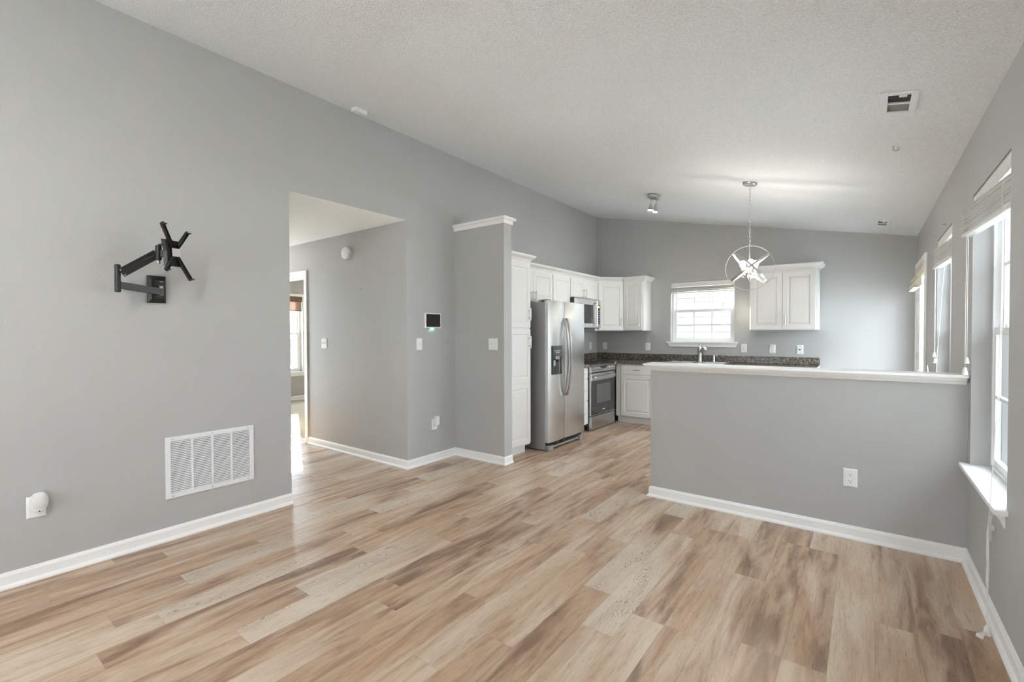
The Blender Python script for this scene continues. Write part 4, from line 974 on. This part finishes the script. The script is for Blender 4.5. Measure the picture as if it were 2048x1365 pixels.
for base, s in ((Cc0, 1), (Cc0, -1), (Cc1, 1)): 
    p = base + dv * (0.03 if base is Cc0 else -0.02) + cb * 0.017 * s + nrm_ * 0.0150; bo.cyl(p, p + nrm_ * 0.003, 0.0042, 12)
obj('bolt', bo, NICKEL, ua, world=True, label='bright steel bolts')
K = Vector((-3.385, 0.960, 1.815))
obj('knuckle', MB().cyl(K + Vector((0, 0, -0.040)), K + Vector((0, 0, 0.046)), 0.016, 18), MOUNT, t, world=True)
obj('tilt_knob', MB().lathe([(0.006, 0.012), (0.010, 0.006), (0.010, -0.008), (0.005, -0.012)], tuple(K + Vector((0, 0, -0.052))), 'z', 14), NICKEL, t, world=True)
CC = Vector((-3.324, 1.023, 1.820)); nn = Vector((0.75376796, 0.65524049, -0.04993762)).normalized()
bk = MB(); bk.bar(K + Vector((0, 0.006, -0.002)), CC - nn * 0.026 + Vector((0, 0, -0.002)), 0.022, 0.040); bk.bar(K + Vector((0, 0.0, 0.048)), CC - nn * 0.030 + Vector((0, 0, 0.058)), 0.012, 0.012); bk.bar(K + Vector((0, 0, 0.05)), K + Vector((0, 0, 0.02)), 0.014, 0.014, upv=(1, 0, 0))
obj('swivel_bracket', bk, MOUNT, t, world=True)
hh = Vector((-nn.y, nn.x, 0)).normalized(); vv = nn.cross(hh).normalized()
if vv.z < 0: vv = -vv
pc = [(-3.263, 0.958, 1.887), (-3.361, 1.071, 1.896), (-3.352, 1.052, 1.82), (-3.382, 1.085, 1.745), (-3.292, 0.979, 1.734), (-3.283, 0.975, 1.82)]
hp = [Vector(p) for p in pc]
vp = obj('head_plate', MB().quadloop([[p - nn * 0.024 for p in hp], [p - nn * 0.002 for p in hp]]), MOUNT, t, world=True)
for tip, root_ in (((-3.233, 0.930, 1.973), (-3.318, 1.012, 1.835)), ((-3.387, 1.107, 1.963), (-3.335, 1.040, 1.862)), ((-3.276, 0.960, 1.707), (-3.312, 1.005, 1.790)), ((-3.434, 1.138, 1.675), (-3.338, 1.036, 1.795))):
    T_, R_ = Vector(tip), Vector(root_)
    a_ = obj('mounting_arm', MB().bar(R_ + nn * 0.003, T_ + nn * 0.003, 0.021, 0.010, upv=nn), MOUNT, vp, world=True)
    lip = MB(); q_ = (T_ - R_).normalized(); sd = q_.cross(nn).normalized()
    for s in (1, -1): lip.bar(R_ + sd * 0.0095 * s + nn * 0.010, T_ + sd * 0.0095 * s + nn * 0.010, 0.003, 0.006, upv=nn)
    lip.cyl(T_ + nn * 0.006 - q_ * 0.006, T_ + nn * 0.030 - q_ * 0.006, 0.0045, 10)
    # joined into the arm's own mesh as its rolled edges and end stud
    me_ = a_.data; b_ = bmesh.new(); b_.from_mesh(me_)
    for v in lip.bm.verts: v.co -= ROOT[t]
    tmp = bpy.data.meshes.new('tmp'); lip.bm.to_mesh(tmp); lip.bm.free(); b_.from_mesh(tmp); bpy.data.meshes.remove(tmp); b_.to_mesh(me_); b_.free()
lb = [Vector(p) for p in ((-3.298, 0.995, 1.843), (-3.346, 1.050, 1.848), (-3.350, 1.051, 1.800), (-3.304, 0.999, 1.797))]
obj('paper_label', MB().quadloop([[p + nn * 0.0085 for p in lb], [p + nn * 0.0105 for p in lb]]), LABEL, vp, world=True, label='pale grey paper label')

# ------------------------------------------------------------------ pendant light
px, py_ = -0.848, 4.76
pz = zceil(px)
t = thing('pendant_light', 'round orb pendant lamp of crossed metal rings hanging on a chain', 'pendant lamp', (px, py_, 1.93))
cz = pz - 1.93
cn = MB().lathe([(0.062, 0.0), (0.062, -0.010), (0.055, -0.020), (0.018, -0.026), (0.010, -0.030)], (0, 0, 0), 'z', 32)
cn.xform(Matrix.Translation((0, 0, cz - 0.003)) @ Matrix.Rotation(SA, 4, 'Y'))
obj('canopy', cn, NICKEL, t, smooth=True)
# chain: alternating oval links, from canopy to the orb
zt, zb = cz - 0.030, 0.255
n = 15; p_ = (zt - zb) / n
ch = MB()
for i in range(n):
    zc_ = zt - p_ * (i + 0.5); L_ = p_ * 0.5 + 0.004
    pts = []
    for k in range(16):
        a = 2 * PI * k / 16; x = 0.0075 * math.cos(a); z = zc_ + L_ * math.sin(a)
        pts.append((x, 0, z) if i % 2 == 0 else (0, x, z))
    ch.tube(pts, 0.0021, 6, closed=True)
obj('chain', ch, NICKEL, t, smooth=True)
obj('loop', MB().torus((0, 0, 0.232), 0.020, 0.0028, 'x', 24), NICKEL, t, smooth=True)
R = 0.202
def strap_ring(rot, wdt=0.020, th=0.004, R_=R):
    m_ = MB(); loops = []
    N = 72
    for i in range(N):
        a = 2 * PI * i / N; c_, s_ = math.cos(a), math.sin(a)
        loops.append([(c_ * (R_ + o), w_, s_ * (R_ + o)) for o, w_ in ((-th / 2, -wdt / 2), (th / 2, -wdt / 2), (th / 2, wdt / 2), (-th / 2, wdt / 2))])
    m_.quadloop(loops, closed=True); m_.xform(rot); return m_
# outer ring faces the camera edge-on-thin; the view direction is about 10 degrees left of +Y
va = math.atan2(px, py_)
obj('ring', strap_ring(Matrix.Rotation(-va, 4, 'Z'), 0.020), NICKEL, t, smooth=True)
obj('ring', strap_ring(Matrix.Rotation(-va, 4, 'Z') @ Matrix.Rotation(math.radians(46), 4, 'Y') @ Matrix.Rotation(math.radians(87), 4, 'X'), 0.020, R_=R - 0.006), NICKEL, t, smooth=True)
obj('ring', strap_ring(Matrix.Rotation(-va, 4, 'Z') @ Matrix.Rotation(math.radians(-37), 4, 'Y') @ Matrix.Rotation(math.radians(93), 4, 'X'), 0.020, R_=R - 0.011), NICKEL, t, smooth=True)
obj('stem', MB().cyl((0, 0, 0.20), (0, 0, -0.085), 0.005, 12), NICKEL, t, smooth=True)
obj('hub', MB().lathe([(0.004, -0.055), (0.016, -0.060), (0.020, -0.080), (0.012, -0.100), (0.006, -0.112), (0.004, -0.124)], (0, 0, 0), 'z', 20), NICKEL, t, smooth=True)
for i in range(3):
    a = 2 * PI * i / 3 - 1.25; c_, s_ = math.cos(a), math.sin(a); rr = 0.060
    ar = obj('lamp_arm', MB().tube([(0.012 * c_, 0.012 * s_, -0.078), (rr * 0.6 * c_, rr * 0.6 * s_, -0.092), (rr * c_, rr * s_, -0.082), (rr * c_, rr * s_, -0.068)], 0.0042, 8), NICKEL, t, smooth=True)
    obj('cup', MB().lathe([(0.006, -0.070), (0.022, -0.066), (0.024, -0.060), (0.010, -0.058)], (rr * c_, rr * s_, 0), 'z', 18), NICKEL, ar, smooth=True)
    obj('candle_sleeve', MB().cyl((rr * c_, rr * s_, -0.058), (rr * c_, rr * s_, -0.004), 0.0105, 14), PLAST, ar, smooth=True)
    obj('bulb', MB().lathe([(0.009, -0.004), (0.018, 0.012), (0.026, 0.032), (0.026, 0.048), (0.017, 0.064), (0.004, 0.072)], (rr * c_, rr * s_, 0), 'z', 18), BULB, ar, smooth=True, label='lit white bulb')

# unseen flush dome lamps added as fill light (living room behind the camera, hall end)
FILL_DOME = mat('fill_light_dome', (1, 1, 1), 0.4, emit=(1.0, 0.96, 0.91), estr=38)
FILL_DOME2 = mat('fill_light_hall_dome', (1, 1, 1), 0.4, emit=(1.0, 0.96, 0.91), estr=9)
def fill_lamp(label, x, y, z, tilt, dm=FILL_DOME):
    t = thing('added_fill_light', label, 'fill lamp', (x, y, z))
    t.rotation_euler = (0, tilt, 0)
    obj('base', MB().lathe([(0.17, -0.001), (0.17, -0.030), (0.160, -0.034)], (0, 0, 0), 'z', 36), NICKEL, t, smooth=True)
    obj('dome', MB().lathe([(0.155, -0.0345), (0.150, -0.060), (0.120, -0.095), (0.070, -0.115), (0.010, -0.122)], (0, 0, 0), 'z', 36), dm, t, smooth=True, label='lit dome of the added fill lamp')
fill_lamp('added fill lamp, a lit flush dome on the living room ceiling', -1.5, -0.7, zceil(-1.5), SA)
fill_lamp('added fill lamp, a lit flush dome at the far end of the hall ceiling', -6.45, 2.45, ZC, 0, FILL_DOME2)

# ------------------------------------------------------------------ track spot fixture
tx, ty = -1.955, 5.335
t = thing('ceiling_spotlight', 'small nickel ceiling fixture with two lit spot heads', 'spotlight', (tx, ty, zceil(tx)))
cn = MB().lathe([(0.075, 0.0), (0.075, -0.028), (0.068, -0.034), (0.012, -0.036)], (0, 0, 0), 'z', 32); cn.xform(Matrix.Translation((0, 0, -0.004)) @ Matrix.Rotation(SA, 4, 'Y')); obj('canopy', cn, NICKEL, t, smooth=True)
obj('cross_bar', MB().tube([(-0.060, 0.03, -0.036), (0.0, 0.0, -0.052), (0.068, -0.05, -0.085)], 0.0045, 8), NICKEL, t, smooth=True)
for (sx, sy, sz), ln in (((-0.040, 0.02, -0.043), 0.135), ((0.036, -0.027, -0.072), 0.150)):
    ex, ey, ez = sx - 0.016, sy - 0.01, sz - ln
    d_ = Vector((ex - sx, ey - sy, ez - sz)).normalized(); S0 = Vector((sx, sy, sz))
    hd = obj('spot_head', MB().tube([S0 + d_ * 0.045, S0 + d_ * 0.048, S0 + d_ * 0.075, S0 + d_ * 0.078, S0 + d_ * (ln - 0.012)], [0.006, 0.013, 0.014, 0.021, 0.024], 20), NICKEL, t, smooth=True)
    obj('spot_stem', MB().cyl(S0, S0 + d_ * 0.05, 0.004, 10), NICKEL, hd)
    obj('bulb', MB().tube([S0 + d_ * (ln - 0.0118), S0 + d_ * (ln - 0.0108), S0 + d_ * (ln - 0.0085)], [0.0215, 0.0205, 0.010], 18), SPOTB, hd, smooth=True, label='lit spot bulb')

# ------------------------------------------------------------------ outside
g = MB().box(-60, 60, -60, 70, -0.5, -0.14); o = struct('ground', g, GROUND, 'ground outside the windows')
# unseen eave and board screen, added to block sky light at the windows
struct('light_block_eave', MB().box(XW, XW + 0.45, YB - 0.15, YF + 0.15, zceil(XW + 0.45), zceil(XW + 0.45) + 0.12), CEIL2)
struct('light_block_screen', MB().box(XW + 0.02, XW + 3.2, 2.25, 2.34, -0.14, 1.95), mat('light_block_boards', (0.16, 0.13, 0.10), 0.8, bump=0.2, bscale=60, var=0.15, vscale=6))
# neighbouring house behind the kitchen: lapped siding wall, roof
t = thing('neighbour_house', 'pale sided house wall close outside the sink window', 'house', (-4.0, 9.7, -0.14))
sd = MB(); n = 21; hgt = 3.15
for i in range(n):
    z0 = -0.14 + i * 0.15; sd.quadloop([[(-12, 9.7, z0), (-12, 9.683, z0), (-12, 9.698, z0 + 0.15), (-12, 9.715, z0 + 0.15)], [(0.2, 9.7, z0), (0.2, 9.683, z0), (0.2, 9.698, z0 + 0.15), (0.2, 9.715, z0 + 0.15)]])
obj('siding', sd, SIDING, t, world=True); obj('wall', MB().box(-12, 0.2, 9.716, 16, -0.14, hgt - 0.14), SIDING, t, world=True)
obj('roof', MB().prism([(9.2, hgt - 0.20), (16.5, hgt - 0.20), (16.5, hgt - 0.1), (12.9, hgt + 2.2), (9.2, hgt - 0.1)], 'x', -12.4, 0.6), ROOFM, t, world=True)
# parked car in front of the bedroom
t = thing('parked_car', 'dark grey car parked outside the bedroom window', 'car', (-17.5, 9.9, -0.14), 0.2)
body = [(-2.1, 0.30), (2.1, 0.30), (2.15, 0.62), (1.9, 0.78), (1.05, 0.86), (0.55, 1.32), (-0.9, 1.36), (-1.55, 0.92), (-2.1, 0.84), (-2.15, 0.5)]
obj('body', MB().prism(body, 'y', -0.85, 0.85), CARP, t)
obj('window_glass', MB().prism([(0.92, 0.90), (0.50, 1.27), (-0.85, 1.30), (-1.35, 0.94)], 'y', -0.855, 0.855), BLACKG, t)
for x in (-1.35, 1.35):
    for y in (-0.80, 0.80): obj('wheel', MB().cyl((x, y - 0.1, 0.32), (x, y + 0.1, 0.32), 0.32, 24), TYRE, t)
